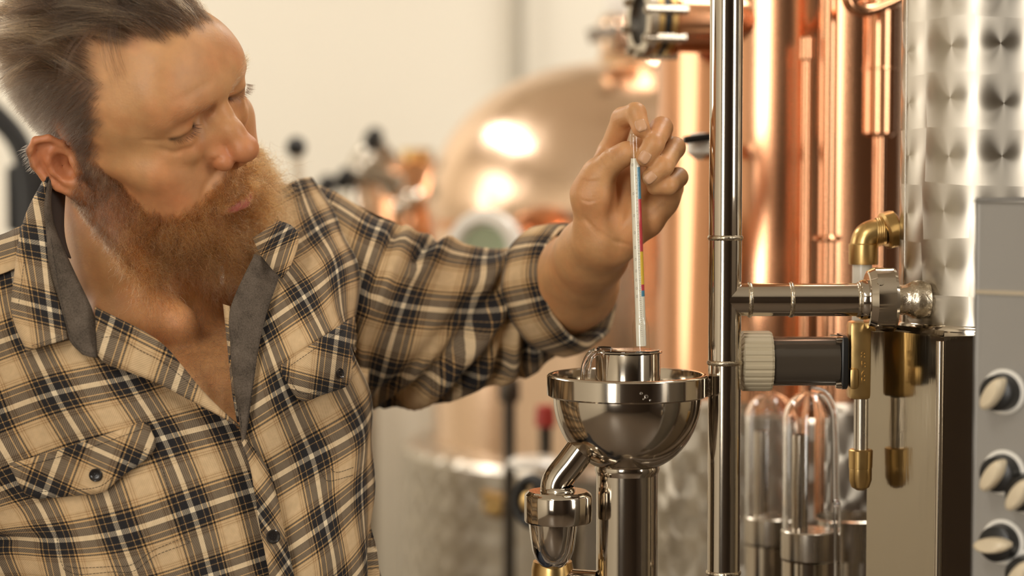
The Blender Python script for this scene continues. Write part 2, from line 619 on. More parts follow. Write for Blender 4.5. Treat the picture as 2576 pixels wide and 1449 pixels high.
# ---- hydrometer
def hyd():
    pA, pB = PY(1594.5, 333, YP), PY(1614, 884, YP)
    ax = (pA - pB) / np.linalg.norm(pA - pB)
    L = np.linalg.norm(pA - pB)
    px2m = L / 551.0
    t = thing('hydrometer', 'slim glass hydrometer with coloured paper scale held over the steel cup', 'hydrometer', pB)
    rs_ = 13.6 * YP / FPX
    rb_ = 21.5 * YP / FPX
    def h(py):
        return (884 - py) * px2m
    pr = [(0, h(1010)), (rb_ * .8, h(1003)), (rb_, h(985)), (rb_, h(822)), (rb_ * .93, h(812)), (rb_ * .75, h(803)), (rs_ * 1.05, h(796)), (rs_, h(785)), (rs_ * .97, h(420)), (rs_ * .86, h(398)), (rs_ * .86, h(345)), (rs_ * .7, h(337)), (0, h(333))]
    lathe('glass_envelope', pr, pB, M_thin, t, axis=ax, segs=32, cap=False)
    pr = [(0, h(1000)), (rb_ * .78, h(995)), (rb_ * .78, h(930)), (0, h(928))]
    lathe('ballast', pr, pB, M_steel_brush, t, axis=ax, segs=24, cap=False)
    # rolled paper scale with printed colour bands (a real paper tube inside the glass)
    rp_ = rs_ * .93
    segs, a, b, c = 40, *frame_of(ax)
    th = np.linspace(0, 2 * math.pi, segs, endpoint=False)
    pys = sorted(set([398, 402, 420, 425, 500, 632, 715, 730, 745, 800, 870] + list(range(440, 860, 10))))
    V, F, mi = [], [], []
    for q in pys:
        rr = rp_ * (.8 if q < 410 else 1)
        V.append(pB + np.outer(np.cos(th) * rr, a) + np.outer(np.sin(th) * rr, b) + h(q) * c)
    def band(q, k):
        d = V[0][k] - V[0].mean(0)
        d = d / np.linalg.norm(d)
        # printed on the strip of the paper that faces front right
        on = d[0] > .16
        if not on or q < 420 or q >= 745:
            return 0
        return 1 if q < 500 else 2 if q < 632 else 3 if q < 715 else 2 if q < 730 else 1
    for i in range(len(pys) - 1):
        for j in range(segs):
            k = (j + 1) % segs
            F.append((i * segs + j, (i + 1) * segs + j, (i + 1) * segs + k, i * segs + k))
            mi.append(band(pys[i], j))
    o = mk('paper_scale', np.concatenate(V), F, mat('scale_paper', (.92, .87, .74), .7), t)
    for nm, col in (('scale_blue', (.05, .26, .42)), ('scale_red', (.62, .03, .05)), ('scale_yellow', (.85, .55, .02))):
        o.data.materials.append(mat(nm, col, .6))
    o.data.polygons.foreach_set('material_index', mi)
    # printed scale ticks and numerals on the paper
    ink = mat('scale_ink', (.45, .41, .36), .7)
    VF = []
    for i, q in enumerate(np.concatenate([np.arange(440, 560, 9), np.arange(560, 700, 7), np.arange(700, 850, 5)])):
        ln = .34 if i % 5 == 0 else .18
        w_ = .00022
        al = np.linspace(.22 - ln, .22, 5)
        # angle 0 points to the camera (-Y), negative to the left
        pts = []
        for s in (-1, 1):
            for x in al:
                dx = math.sin(x)
                dy = -math.cos(x)
                pts.append(pB + h(q) * c + s * w_ * c + (rp_ + .00008) * np.array([dx, dy, 0]))
        VF.append((np.array(pts), [(k, k + 1, k + 6, k + 5) for k in range(4)]))
    v, f = join_vf(*VF)
    mk('scale_ticks', v, f, ink, t)
    for q in (418, 490, 545, 588, 625, 655, 684, 707, 728, 748):
        cc = bpy.data.curves.new('numeral', 'FONT')
        cc.body = '0'
        cc.size = .0036
        cc.extrude = .00002
        cc.align_x = 'CENTER'
        x = -.62
        o = text_mesh('numeral', cc, ink)
        n_ = Vector((math.sin(x), -math.cos(x), 0))
        o.rotation_euler = (math.pi / 2, 0, x)
        o.parent = t
        o.location = Vector(h(q) * c + (rp_ + .00012) * np.array(n_)) 
    return t


hyd()

# ---- solenoid valve behind the riser
YS = 1.745
zs = Zy(908, YS)
so = thing('solenoid_valve', 'solenoid valve with ribbed cream cap and smoked housing on brass body', 'valve', PY(2160, 1235, YS))
def sx(px):
    return Xy(px, YS, 908)
lathe('ribbed_cap', [(Rp(60, YS), 0), (Rp(76, YS), .003), (Rp(76, YS), sx(1934) - sx(1859)), (Rp(73, YS), sx(1940) - sx(1859)), (Rp(50, YS), sx(1941) - sx(1859))], (sx(1859), YS, zs), M_cream, so, axis=X, segs=144,
      mod=lambda th, h: 1 - .035 * (np.cos(26 * th) > .35), sharp=20)
lathe('coil_housing', [(Rp(62, YS), 0), (Rp(62, YS), sx(2106) - sx(1940))], (sx(1940), YS, zs), M_grayplastic, so, axis=X, segs=64)
box('end_plate', (sx(2117), YS, zs), X * (sx(2130) - sx(2106)) / 2, Y * Rp(62, YS), Z * Rp(67, YS), M_black, so, .006)
for sy in (-1, 1):
    for sz in (-1, 1):
        c = np.array([sx(2104), YS + sy * Rp(46, YS), zs + sz * Rp(56, YS)])
        lathe('bolt', [(0, -.0035), (.0028, -.003), (.0034, 0), (.0034, .004)], c, M_steel, so, axis=X, segs=12)
box('valve_body', PY(2160, 905, YS), X * Rp(27, YS), Y * Rp(34, YS), Z * Rp(98, YS), M_brass, so, .004)
box('valve_lug', PY(2143, 950, YS - .004), X * Rp(11, YS), Y * Rp(36, YS), Z * Rp(26, YS), M_brass, so, .003)
# raised foundry marks on the brass body
for k, (dy, s) in enumerate([(0, '8'), (24, 'B'), (48, '6'), (66, 'R')]):
    cc = bpy.data.curves.new('cast_mark', 'FONT')
    cc.body = s
    cc.size = .009
    cc.extrude = .0006
    o = text_mesh('cast_mark', cc, M_brass)
    o.parent = so
    o.rotation_euler = (math.pi / 2, 0, 0)
    o.location = Vector(PY(2166, 902 + dy, YS - Rp(34, YS) - .0003) - origin_of(so))
lathe('valve_stem', [(Rp(18, YS), Zy(1132, YS)), (Rp(18, YS), Zy(1003, YS))], (Xy(2169, YS), YS, 0), M_steel_brush, so, segs=32)
zq = Zy(1130, YS)
lathe('valve_nut', [(Rp(10, YS), -Rp(104, YS)), (Rp(22, YS), -Rp(96, YS)), (Rp(28, YS), -Rp(78, YS)), (Rp(28, YS), -Rp(48, YS)), (Rp(29, YS), -Rp(47, YS)), (Rp(30, YS), -Rp(3, YS)), (Rp(27, YS), 0)], (Xy(2169, YS), YS, zq), M_brass, so, segs=6 * 6,
      mod=lambda th, h: 1 + .03 * np.cos(6 * th))

# ---- brass elbow on the cylinder, with hose
YB = 1.79
el = thing('brass_elbow', 'brass elbow fitting on the steel cylinder above the union nut', 'pipe fitting', PY(2172, 660, YB))
r_ = Rp(33, YB)
pa = cr([PY(2172, 650, YB), PY(2172, 618, YB), PY(2179, 596, YB), PY(2198, 585, YB), PY(2225, 582, YB)], 8)
tube('elbow_body', pa, r_, M_brass, el, 40)
lathe('lower_collar', [(Rp(36, YB), 0), (Rp(37, YB), .002), (Rp(37, YB), Rp(50, YB)), (Rp(34, YB), Rp(53, YB))], PY(2172, 665, YB), M_brass, el, segs=40)
lathe('hex_nut', [(Rp(40, YB), 0), (Rp(47, YB), .002), (Rp(47, YB), .011), (Rp(40, YB), .013)], PY(2222, 582, YB), M_brass, el, axis=(1, .15, .25), segs=36,
      mod=lambda th, h: 1 + .035 * np.cos(6 * th))
for k in range(4):
    v, f, _ = lathe_vf([(Rp(35, YB), -.001), (Rp(38, YB), 0), (Rp(35, YB), .001)], PY(2204 + k * 5, 584 - k, YB), axis=X, segs=32, cap=False)
    mk('thread', v, f, M_brass, el)
lathe('hose', [(Rp(25, YB), 0), (Rp(25, YB), Rp(150, YB))], PY(2168, 810, YB), mat('milky_hose', (.75, .70, .60), .2), el, segs=32)

# ---- engine-turned steel cylinder and its foot collar
YC = 1.765
xcy = Xy(2468, YC)
rcy = Rp(203, YC)
cy = thing('steel_cylinder', 'tall engine-turned steel cylinder at the right edge', 'cylinder', (xcy, YC, Zy(840, YC)))
zc_ = Zy(812, YC)
v, f, uv = lathe_vf([(rcy, 0), (rcy, 1.0)], (xcy, YC, zc_), segs=96)
mk('shell', v, f, M_swirl, cy, True, uv, 35)
lathe('foot_collar', [(rcy + .001, -.002), (rcy + .002, 0), (rcy + .002, .009), (rcy + .001, .0105), (rcy - .002, .0105)], (xcy, YC, zc_ - .009), M_steel, cy, segs=96)
lathe('seam_strip', [(.0012, 0), (.0012, 1.0)], (xcy - rcy * .985, YC - rcy * .17, zc_), M_steel, cy, segs=8)
# ---- steel plinth box
bx_t = thing('steel_plinth', 'square polished steel plinth under the engine-turned cylinder', 'plinth', (xcy, YC, 0))
corner = np.array([Xy(2368, 1.665), 1.665])
dl = np.array([Xy(2193, 1.765) - corner[0], 1.765 - 1.665])
L_ = np.linalg.norm(dl)
dl /= L_
drr = np.array([-dl[1], dl[0]])
if drr[0] < 0:
    drr = -drr
ztop = Zy(838, 1.70)
S1, S2 = L_, .17
cc_ = corner + dl * S1 / 2 + drr * S2 / 2
box('cabinet_body', (cc_[0], cc_[1], ztop / 2), np.array([*dl, 0]) * S1 / 2, np.array([*drr, 0]) * S2 / 2, Z * ztop / 2, M_plinth, bx_t, .005)
ec = corner - (dl + drr) * .0008
lathe('corner_bead', [(.0035, .01), (.0035, ztop - .004)], (ec[0], ec[1], 0), M_steel, bx_t, segs=16)
box('top_plate', (xcy + .02, YC + .02, (ztop + zc_ - .0125) / 2), X * .085, Y * .085, Z * max(.002, (zc_ - .0125 - ztop) / 2 + .001), M_steel_brush, bx_t, .001)

# ---- control panel with rotary switches
pn = thing('control_panel', 'grey brushed metal control cabinet with rotary switches at right edge', 'control panel', (Xy(2560, 1.5), 1.50, 0))
nrm = np.array([-.62, -.785, 0])
nrm /= np.linalg.norm(nrm)
tg = np.array([-nrm[1], nrm[0], 0])
e0 = np.array([Xy(2456, 1.52), 1.52, 0])
zt_ = Zy(507, 1.52)
wpan, dep = .26, .14
cpan = e0 + tg * wpan / 2 - nrm * dep / 2
M_panel = noise_rough(mat('brushed_aluminium_panel', (.36, .34, .31), .42, .35), 90, .34, .5, .05, (1, 1, .05))
box('cabinet', (cpan[0], cpan[1], zt_ / 2 + .3), tg * wpan / 2, nrm * dep / 2, Z * (zt_ / 2 - .3), M_panel, pn, .003)
box('cabinet_stand', (cpan[0], cpan[1], .3), tg * .05, nrm * .05, Z * .3, M_steel_brush, pn, .003)
box('trim_rail', e0 + tg * wpan / 2 + nrm * .0012 + Z * Zy(737, 1.50), tg * wpan / 2, nrm * .0012, Z * .0016, M_steel, pn)
box('display', e0 + tg * .085 + nrm * .002 + Z * Zy(745, 1.48), tg * .03, nrm * .003, Z * .022, M_black, pn, .001)


def panel_pt(px, py):
    # where the ray of a pixel meets the panel face
    dy = (724.5 - py) / FPX
    d = (px - 1288.0) / FPX * _cx + _cf + dy * _cu
    s = ((e0 - _c0) @ nrm) / (d @ nrm)
    return _c0 + d * s


M_beige = mat('beige_knob_cap', (.78, .66, .47), .35)
def knob(px, py, tilt, label):
    p = panel_pt(px, py)
    t = thing('rotary_switch', label, 'switch', p, 'rotary switches on the control cabinet')
    k = .0140
    lathe('flange', ring_profile(.004, k * 1.25, 0, .004, .0015), p, M_white, t, axis=nrm, segs=36, cap=False)
    lathe('body', [(k * 1.05, .003), (k, .006), (k * .96, .016), (k * .8, .0175)], p, M_black, t, axis=nrm, segs=36)
    # pointer grip: a tilted oval bar across the knob
    a, b, c = frame_of(nrm)
    u = math.cos(tilt) * np.array([0, 0, 1.0]) + math.sin(tilt) * tg
    w_ = np.cross(u, nrm)
    th = np.linspace(0, 2 * math.pi, 28, endpoint=False)
    V, F = [], []
    lev = [(.0, 1.0), (.6, 1.0), (.85, .93), (1.0, .72)]
    for h, s in lev:
        V.append(p + nrm * (.0155 + .013 * h) + np.outer(np.cos(th) * k * 1.0 * s, u) + np.outer(np.sin(th) * k * .42 * s, w_))
    for i in range(3):
        for j in range(28):
            q = (j + 1) % 28
            F.append((i * 28 + j, i * 28 + q, (i + 1) * 28 + q, (i + 1) * 28 + j))
    F.append(tuple(range(84, 112)))
    mk('grip', np.concatenate(V), F, M_beige, t, True, None, 40)


knob(2528, 985, .55, 'beige and black rotary switch, topmost on the grey cabinet')
knob(2528, 1188, .55, 'beige and black rotary switch, middle one of the near column on grey cabinet')
knob(2526, 1362, 1.45, 'beige rotary switch turned sideways, lowest of the near column on grey cabinet')
knob(2592, 1236, .55, 'rotary switch cut by the picture edge between middle and lowest switches')
knob(2592, 1440, .55, 'rotary switch cut by the bottom corner of the picture')

# ================================================================== copper column behind the riser
YK = 2.28
xk = Xy(1958, YK)
rk = Rp(305, YK)
ck = thing('copper_column', 'large polished copper column behind the steel riser pipe', 'still', (xk, YK, 0))
zk0 = Zy(985, YK)
lathe('column_shell', [(rk, zk0), (rk, 2.95)], (xk, YK, 0), M_copper, ck, segs=96)
lathe('steel_jacket', [(rk + .012, .25), (rk + .012, zk0 - .01), (rk + .004, zk0), (rk, zk0 + .002)], (xk, YK, 0), M_swirl, ck, segs=96)
lathe('base_flange', [(rk + .04, .24), (rk + .04, .26), (rk, .26)], (xk, YK, 0), M_steel_brush, ck, segs=64)
for k in range(3):
    an = k * 2.1 + .5
    lathe('foot', [(.03, 0), (.02, .02), (.02, .25)], (xk + rk * .8 * math.cos(an), YK + rk * .8 * math.sin(an), 0), M_steel_brush, ck, segs=16)
lathe('column_band', [(rk, -.004), (rk + .004, -.003), (rk + .004, .003), (rk, .004)], (xk, YK, Zy(-180, YK)), M_copper, ck, segs=96, cap=False)
# sight glass port on the column's left shoulder
po = PY(1694, 52, 2.16)
ax = np.array([-.965, -.26, 0])
ax /= np.linalg.norm(ax)
rr = Rp(92, 2.16)
lathe('sight_port_neck', [(rr * .86, -.10), (rr * .86, 0), (rr, .002), (rr, .007), (rr * .8, .007)], po, M_copper, ck, axis=ax, segs=48)
lathe('sight_port_ring', ring_profile(rr * .74, rr * .96, .007, .014), po, M_brass, ck, axis=ax, segs=48, cap=False)
lathe('sight_port_gasket', ring_profile(rr * .72, rr * .90, .014, .022), po, M_black, ck, axis=ax, segs=48, cap=False)
lathe('sight_port_ring', ring_profile(rr * .74, rr * .96, .022, .030), po, M_brass, ck, axis=ax, segs=48, cap=False)
lathe('sight_port_clamp', ring_profile(rr * .70, rr * 1.06, .030, .040), po, M_steel_brush, ck, axis=ax, segs=48, cap=False)
lathe('sight_port_glass', [(rr * .75, .010), (rr * .75, .034)], po, M_black, ck, axis=ax, segs=48)
for k in range(8):
    a_, b_, _ = frame_of(ax)
    an = k * math.pi / 4 + .2
    lathe('bolt', [(.005, -.002), (.005, .044), (.003, .046)], po + rr * .98 * (math.cos(an) * a_ + math.sin(an) * b_), M_steel_brush, ck, axis=ax, segs=6)

# copper pipes added in front of the column, partly standing in for its reflections
def cpipe(name, label, px, y, prof, material=M_copper, bottom=None):
    x = Xy(px, y)
    t = thing(name, label, 'pipe', (x, y, 0))
    for i, (py0, py1, r) in enumerate(prof):
        z0, z1 = Zy(py1, y), Zy(py0, y)
        b = min(.004, r * .25)
        lathe('pipe_run' if i == 0 else 'pipe_sleeve', [(r - b, z0), (r, z0 + b), (r, z1 - b), (r - b, z1)], (x, y, 0), material, t, segs=40)
    return t


cpipe('reflection_pipe', 'plain straight copper pipe partly standing in for a reflection in the copper column', 2080, 2.06, [(-500, 1400, Rp(23, 2.06)), (592, 608, Rp(38, 2.06))])
cpipe('reflection_pipe', 'thick stepped copper pipe with a ring joint, partly standing in for a column reflection', 2208, 2.08, [(15, 345, Rp(40, 2.08)), (165, 182, Rp(44, 2.08)), (-10, 20, Rp(52, 2.08)), (340, 1300, Rp(15, 2.08)), (-600, 10, Rp(20, 2.08))])
cpipe('reflection_pipe', 'thin capped copper tube, partly a stand-in reflection, left of the plain copper pipe', 2024, 2.05, [(150, 1400, Rp(11, 2.05)), (92, 152, Rp(17, 2.05))])
t = thing('reflection_pipe', 'arched copper pipe end over the thick stepped pipe at top', 'pipe', PY(2200, -10, 2.04))
tube('pipe_run', cr([PY(2125, -60, 2.02), PY(2135, 8, 2.02), PY(2175, 28, 2.03), PY(2230, 10, 2.04), PY(2290, -20, 2.05)], 8), Rp(15, 2.04), M_copper, t, 24)

# black lever valve between hand and riser
t = thing('lever_valve', 'black lever handle with bright steel stem left of the riser pipe', 'valve', PY(1780, 372, 2.0))
box('lever', (PY(1718, 352, 1.97) + PY(1790, 345, 1.99)) / 2, (PY(1790, 345, 1.99) - PY(1718, 354, 1.97)) / 2, Y * .01, Z * .004, M_black, t, .003)
lathe('stem', [(.006, -.004), (.012, .0), (.012, .012), (.008, .02)], PY(1758, 385, 2.0), M_white, t, segs=24)
tube('valve_tube', [PY(1758, 380, 2.02), PY(1820, 380, 2.12)], .009, M_steel, t)

# ---- glass bell jars below the solenoid
def bell(px, y, rpx, ytop, ybase, label):
    x = Xy(px, y)
    t = thing('glass_bell_jar', label, 'glass jar', (x, y, Zy(ybase + 160, y)), 'glass bell jars')
    R_ = Rp(rpx, y)
    z1, z0 = Zy(ytop, y), Zy(ybase, y)
    pr = []
    for k in range(9):
        u = k / 8 * math.pi / 2
        pr.append((R_ * math.cos(u), z1 - R_ + R_ * math.sin(u)))
    pr = [(R_, z0)] + pr
    pri = [(max(r - .0022, 0), z - (.0022 if r < R_ else 0)) for r, z in pr]
    lathe('glass_bell', pr + pri[::-1], (x, y, 0), M_glass, t, segs=56, cap=False)
    lathe('base_ring', [(R_ * .8, z0 - .022), (R_ * 1.03, z0 - .022), (R_ * 1.04, z0 - .02), (R_ * 1.04, z0 + .004), (R_ * 1.0, z0 + .005)], (x, y, 0), M_steel_brush, t, segs=56)
    lathe('base_cup', [(R_ * 1.0, z0 - .07), (R_ * 1.0, z0 - .024)], (x, y, 0), M_steel, t, segs=56)
    lathe('dip_tube', [(R_ * .30, z0), (R_ * .30, z0 + (z1 - z0) * .70), (R_ * .26, z0 + (z1 - z0) * .70), (R_ * .26, z0)], (x - R_ * .35, y, 0), M_steel, t, segs=40, cap=False)
    lathe('jar_stand', [(R_ * .4, 0), (R_ * .4, z0 - .069)], (x, y, 0), M_steel_brush, t, segs=24)


bell(2040, 1.88, 68, 983, 1345, 'clear glass bell jar on steel ring below the solenoid valve')
bell(1940, 2.02, 62, 985, 1310, 'clear glass bell jar behind the steel riser pipe, half hidden')
t = thing('catch_dish', 'wide steel catch dish behind the brass valve nut', 'dish', (Xy(2150, 1.98), 1.98, Zy(1400, 1.98)))
xdish = Xy(2150, 1.98)
lathe('dish_wall', [(.0, Zy(1400, 1.98)), (.036, Zy(1400, 1.98)), (.037, Zy(1300, 1.98)), (.0355, Zy(1298, 1.98)), (.0345, Zy(1392, 1.98)), (0, Zy(1392, 1.98))], (xdish, 1.98, 0), M_steel_brush, t, segs=48, cap=False)
lathe('dish_stand', [(.018, 0), (.018, Zy(1399, 1.98))], (xdish, 1.98, 0), M_steel_brush, t, segs=24)
t = thing('glass_siphon', 'thin bent glass siphon tube beside the near bell jar', 'glass tube', (Xy(2102, 1.84), 1.84, 0.6))
pa = cr([PY(2040, 978, 1.86), PY(2075, 990, 1.85), PY(2096, 1030, 1.84), PY(2101, 1090, 1.84), PY(2103, 1250, 1.84), PY(2105, 1440, 1.84), np.array([Xy(2106, 1.84), 1.84, .6])], 8)
tube('siphon_tube', pa, Rp(9, 1.84), M_glass, t, 16)

# ================================================================== pot still in the background
YO = 3.25
xo = Xy(1600, YO)
po_ = thing('pot_still', 'big copper pot still with domed helm and steel jacket in the background', 'still', (xo, YO, 0))
def rO(px):
    return Rp(px, YO)
zo = lambda py: Zy(py, YO)
lathe('jacket', [(rO(590), .3), (rO(590), zo(1122)), (rO(575), zo(1108)), (rO(515), zo(1100))], (xo, YO, 0), M_swirl, po_, segs=96)
lathe('pot_wall', [(rO(510), zo(1125)), (rO(512), zo(560))], (xo, YO, 0), M_copper2, po_, segs=96, cap=False)
pr = [(rO(512), zo(562))]
for k in range(1, 17):
    u = k / 16
    # onion shoulder: bulges then sweeps up to the neck
    r = 525 * math.cos(u * 1.5) ** .95 + 62 * u
    y = 562 - 405 * math.sin(u * 1.5) ** 1.0
    pr.append((rO(r), zo(y)))
pr += [(rO(60), zo(100)), (rO(56), zo(-250)), (rO(80), zo(-420))]
lathe('helm', pr, (xo, YO, 0), M_copper2, po_, segs=96, cap=False)
lathe('helm_seam', [(rO(512), -.008), (rO(522), -.006), (rO(522), .006), (rO(512), .008)], (xo, YO, zo(562)), M_copper, po_, segs=96, cap=False)
lathe('neck_flange', ring_profile(rO(50), rO(92), zo(140), zo(112)), (xo, YO, 0), M_brass, po_, cap=False)
for k in range(3):
    an = k * 2.09 + .4
    lathe('foot', [(.05, 0), (.035, .03), (.035, .31)], (xo + rO(480) * math.cos(an), YO + rO(480) * math.sin(an), 0), M_steel_brush, po_, segs=16)
# white-rimmed manway with greenish glass
pm = PY(1226, 634, 2.87)
am = np.array([-.42, -.90, .10])
am /= np.linalg.norm(am)
Rm = Rp(106, 2.87)
lathe('manway_neck', [(Rm * .9, -.10), (Rm * .92, 0)], pm, M_copper, po_, axis=am, segs=48)
lathe('manway_rim', [(Rm * .60, .002), (Rm * .92, -.004), (Rm, .003), (Rm * 1.0, .014), (Rm * .94, .021), (Rm * .70, .023), (Rm * .60, .012), (Rm * .6, .002)], pm, M_white, po_, axis=am, segs=64, cap=False)
lathe('manway_glass', [(Rm * .63, .006), (Rm * .63, .012)], pm, M_greenglass, po_, axis=am, segs=48)
# grey handled valve on the neck
t = thing('neck_valve', 'grey hand valve on the copper helm neck near the ceiling', 'valve', PY(1540, 110, 3.1))
lathe('valve_body', [(.028, -.03), (.034, -.015), (.034, .02), (.026, .03)], PY(1560, 88, 3.1), M_copper2, t, segs=24)
tube('valve_handle', cr([PY(1480, 92, 3.05), PY(1510, 84, 3.05), PY(1560, 74, 3.08)], 5), .011, mat('grey_grip', (.28, .24, .19), .5), t, 16)
lathe('valve_bonnet', [(.022, 0), (.03, .02), (.026, .07), (.012, .09)], PY(1568, 62, 3.1), M_white, t, segs=24)

# thin dark stand pipes with valves beside the pot
t = thing('dark_standpipe', 'dark grey standpipe with couplings in front of the pot still', 'pipe', (Xy(1281, 2.75), 2.75, 0))
lathe('pipe_run', [(.0085, 0), (.0085, Zy(955, 2.75))], (Xy(1281, 2.75), 2.75, 0), mat('dark_steel', (.10, .085, .07), .35, .8), t, segs=20)
lathe('coupling', [(.014, Zy(1010, 2.75)), (.015, Zy(1000, 2.75)), (.015, Zy(960, 2.75)), (.012, Zy(950, 2.75))], (Xy(1281, 2.75), 2.75, 0), MATS['dark_steel'], t, segs=20)
t = thing('red_gauge', 'small red topped gauge in front of the copper pot wall', 'gauge', PY(1372, 1100, 2.7))
lathe('gauge_cap', [(.0, .018), (.012, .016), (.014, 0), (.014, -.012)], PY(1372, 1050, 2.7), mat('red_plastic', (.45, .05, .04), .4), t, segs=24)
lathe('gauge_body', [(.009, -.05), (.009, -.013)], PY(1372, 1050, 2.7), MATS['dark_steel'], t, segs=20)
lathe('gauge_base', [(.035, -.062), (.038, -.055), (.03, -.049)], PY(1345, 1062, 2.7), M_white, t, segs=32)
# hand wheel valve left of the trap
t = thing('wheel_valve', 'black handwheel valve with brass stem behind the drain trap', 'valve', PY(1345, 1290, 2.2))
wa = np.array([-.75, -.62, .1])
wa /= np.linalg.norm(wa)
pw = PY(1338, 1262, 2.2)
Rw = Rp(66, 2.2)
th = np.linspace(0, 2 * math.pi, 41)
a_, b_, _ = frame_of(wa)
tube('wheel_rim', [pw + Rw * .85 * (math.cos(k) * a_ + math.sin(k) * b_) for k in th], .0062, M_rubber, t, 14, cap=False)
for k in range(5):
    an = k * 2 * math.pi / 5
    tube('spoke', [pw, pw + Rw * .85 * (math.cos(an) * a_ + math.sin(an) * b_)], .004, M_rubber, t, 10)
lathe('hub', [(.011, -.012), (.011, .008), (.005, .011)], pw, M_brass, t, axis=wa, segs=20)
tube('valve_stem', [pw, pw - wa * .06], .009, M_brass, t, 16)
tube('valve_pipe', [pw - wa * .06 + Z * .0, np.array([*(pw - wa * .06)[:2], .2])], .014, M_steel, t, 20)
t = thing('brass_tap', 'small brass tap on the engine-turned jacket left of the handwheel', 'tap', PY(1240, 1262, 2.90))
lathe('tap_body', [(.012, -.01), (.016, .0), (.016, .02), (.01, .03)], PY(1240, 1275, 2.90), M_brass, t, axis=(.6, -.75, 0), segs=20)
tube('tap_stem', [PY(1215, 1245, 2.88), PY(1285, 1262, 2.87)], .008, M_brass, t, 12)
tube('tap_neck', [PY(1240, 1272, 2.88), PY(1240, 1272, 2.955)], .01, M_brass, t, 12)

# ---- small copper still at the far left and its steel arm
YQ = 3.75
xq = Xy(1048, YQ)
t = thing('small_copper_still', 'small shiny copper still in the distance beyond the plaid shoulder', 'still', (xq, YQ, 0))
pr = [(.03, Zy(700, YQ)), (.07, Zy(690, YQ)), (.085, Zy(640, YQ))]
for k in range(1, 12):
    u = k / 11 * 1.5
    pr.append((Rp(118, YQ) * math.cos(u) ** .8 + .004, Zy(545 - 150 * math.sin(u), YQ)))
lathe('still_body', pr, (xq, YQ, 0), M_copper, t, segs=64)
lathe('still_cap', ring_profile(.01, .03, 0, .02), (xq, YQ, Zy(402, YQ)), M_brass, t, segs=32, cap=False)
for px, py in ((985, 470), (1040, 500), (1110, 480), (1155, 438), (1010, 520)):  # studs added to give the bright blurred highlights on the still
    p = PY(px, py, YQ - .16)
    lathe('glint_stud', [(.012, -.03), (.02, -.01), (.018, .008), (.009, .016), (0, .018)], p, M_steel, t, axis=(.1, -.95, .3), segs=20)
box('pedestal', (xq, YQ + .03, Zy(698, YQ) / 2), X * .13, Y * .13, Z * Zy(698, YQ) / 2, M_wall, t, .006)
t = thing('steel_swan_neck', 'bent grey steel pipe rising beside the small copper still', 'pipe', PY(880, 600, 3.5))
tube('pipe_run', cr([PY(905, 900, 3.5) * np.array([1, 1, 0]), PY(905, 900, 3.5), PY(905, 560, 3.5), PY(900, 480, 3.5), PY(925, 410, 3.5), PY(975, 365, 3.5)], 8), Rp(42, 3.5), M_steel_brush, t, 24)
for px, py in ((938, 352), (868, 452), (820, 470)):
    p = PY(px, py, 3.42)
    lathe('clamp_bolt', [(.012, -.02), (.017, 0), (.014, .02), (.006, .03)], p, M_rubber, t, axis=(.3, -.8, .5), segs=16)
lathe('steel_sleeve', [(.012, -.04), (.016, -.03), (.016, .03), (.012, .04)], PY(958, 446, 3.4), M_steel, t, axis=(.9, -.2, -.32), segs=24)
tube('stud_bar', cr([PY(915, 432, 3.38), PY(960, 446, 3.38), PY(1005, 468, 3.38)], 4), .016, M_steel, t, 20)
t = thing('ball_lever', 'black ball knob on a cream lever above the plaid shoulder', 'lever', PY(748, 520, 3.0))
lathe('ball', [(0, -.0165), (.008, -.0145), (.0135, -.009), (.0165, 0), (.0135, .009), (.008, .0145), (0, .0165)], PY(745, 370, 3.0), M_black, t, segs=32, cap=False)
tube('lever_rod', [PY(745, 392, 3.0), PY(752, 470, 3.0), PY(752, 700, 3.0)], .0085, mat('cream_paint', (.78, .70, .56), .5), t, 14)
lathe('lever_base', [(.03, 0), (.03, Zy(690, 3.0))], (Xy(752, 3.0), 3.0, 0), MATS['cream_paint'], t, segs=20)
# black machine behind the neck
t = thing('black_stool', 'black padded stool back behind the neck and ear', 'chair', PY(70, 900, 2.9) * np.array([1, 1, 0]))
tube('back_hoop', cr([PY(-60, 250, 2.9), PY(0, 300, 2.9), PY(48, 360, 2.9), PY(75, 450, 2.9), PY(80, 560, 2.9), PY(70, 760, 2.9)], 8), .017, M_rubber, t, 16)
box('backrest', PY(95, 500, 2.92), X * .045, Y * .012, Z * .05, M_rubber, t, .01)
lathe('stool_post', [(.16, 0), (.15, .03), (.025, .05), (.025, Zy(745, 2.9))], (Xy(70, 2.9), 2.9, 0), M_rubber, t, segs=28)

# ================================================================== the man
# ---- head pose (camera frame): columns his left, forward, up
HR = np.array([[0.51012131, 0.85641214, -0.07958949], [0.52975719, -0.23994799, 0.81350002], [-0.67759396, 0.4571468, 0.57609307]])
HC = np.array([-0.32896553, 0.14840861, -1.75])
HS = 1.03e-3                         # head frame is in millimetres


def h2c(p):
    return np.asarray(p, float) @ HR.T * HS + HC


def c2h(p):
    return (p - HC) @ HR / HS


# ---- torso frame
def _rot(axis, a):
    axis = np.asarray(axis, float) / np.linalg.norm(axis)
    K = np.array([[0, -axis[2], axis[1]], [axis[2], 0, -axis[0]], [-axis[1], axis[0], 0]])
    return np.eye(3) + math.sin(a) * K + (1 - math.cos(a)) * K @ K


TR = _rot([0, 0, 1], math.radians(19)) @ _rot([0, 1, 0], math.radians(30)) @ _rot([1, 0, 0], math.radians(4))
TL, TU, TF = TR[:, 0], TR[:, 1], TR[:, 2]     # his left, up, front
TA, TB = .185, .128
TC = PXC(600, 1050, 1.685) - TF * TB          # torso centre at breast height


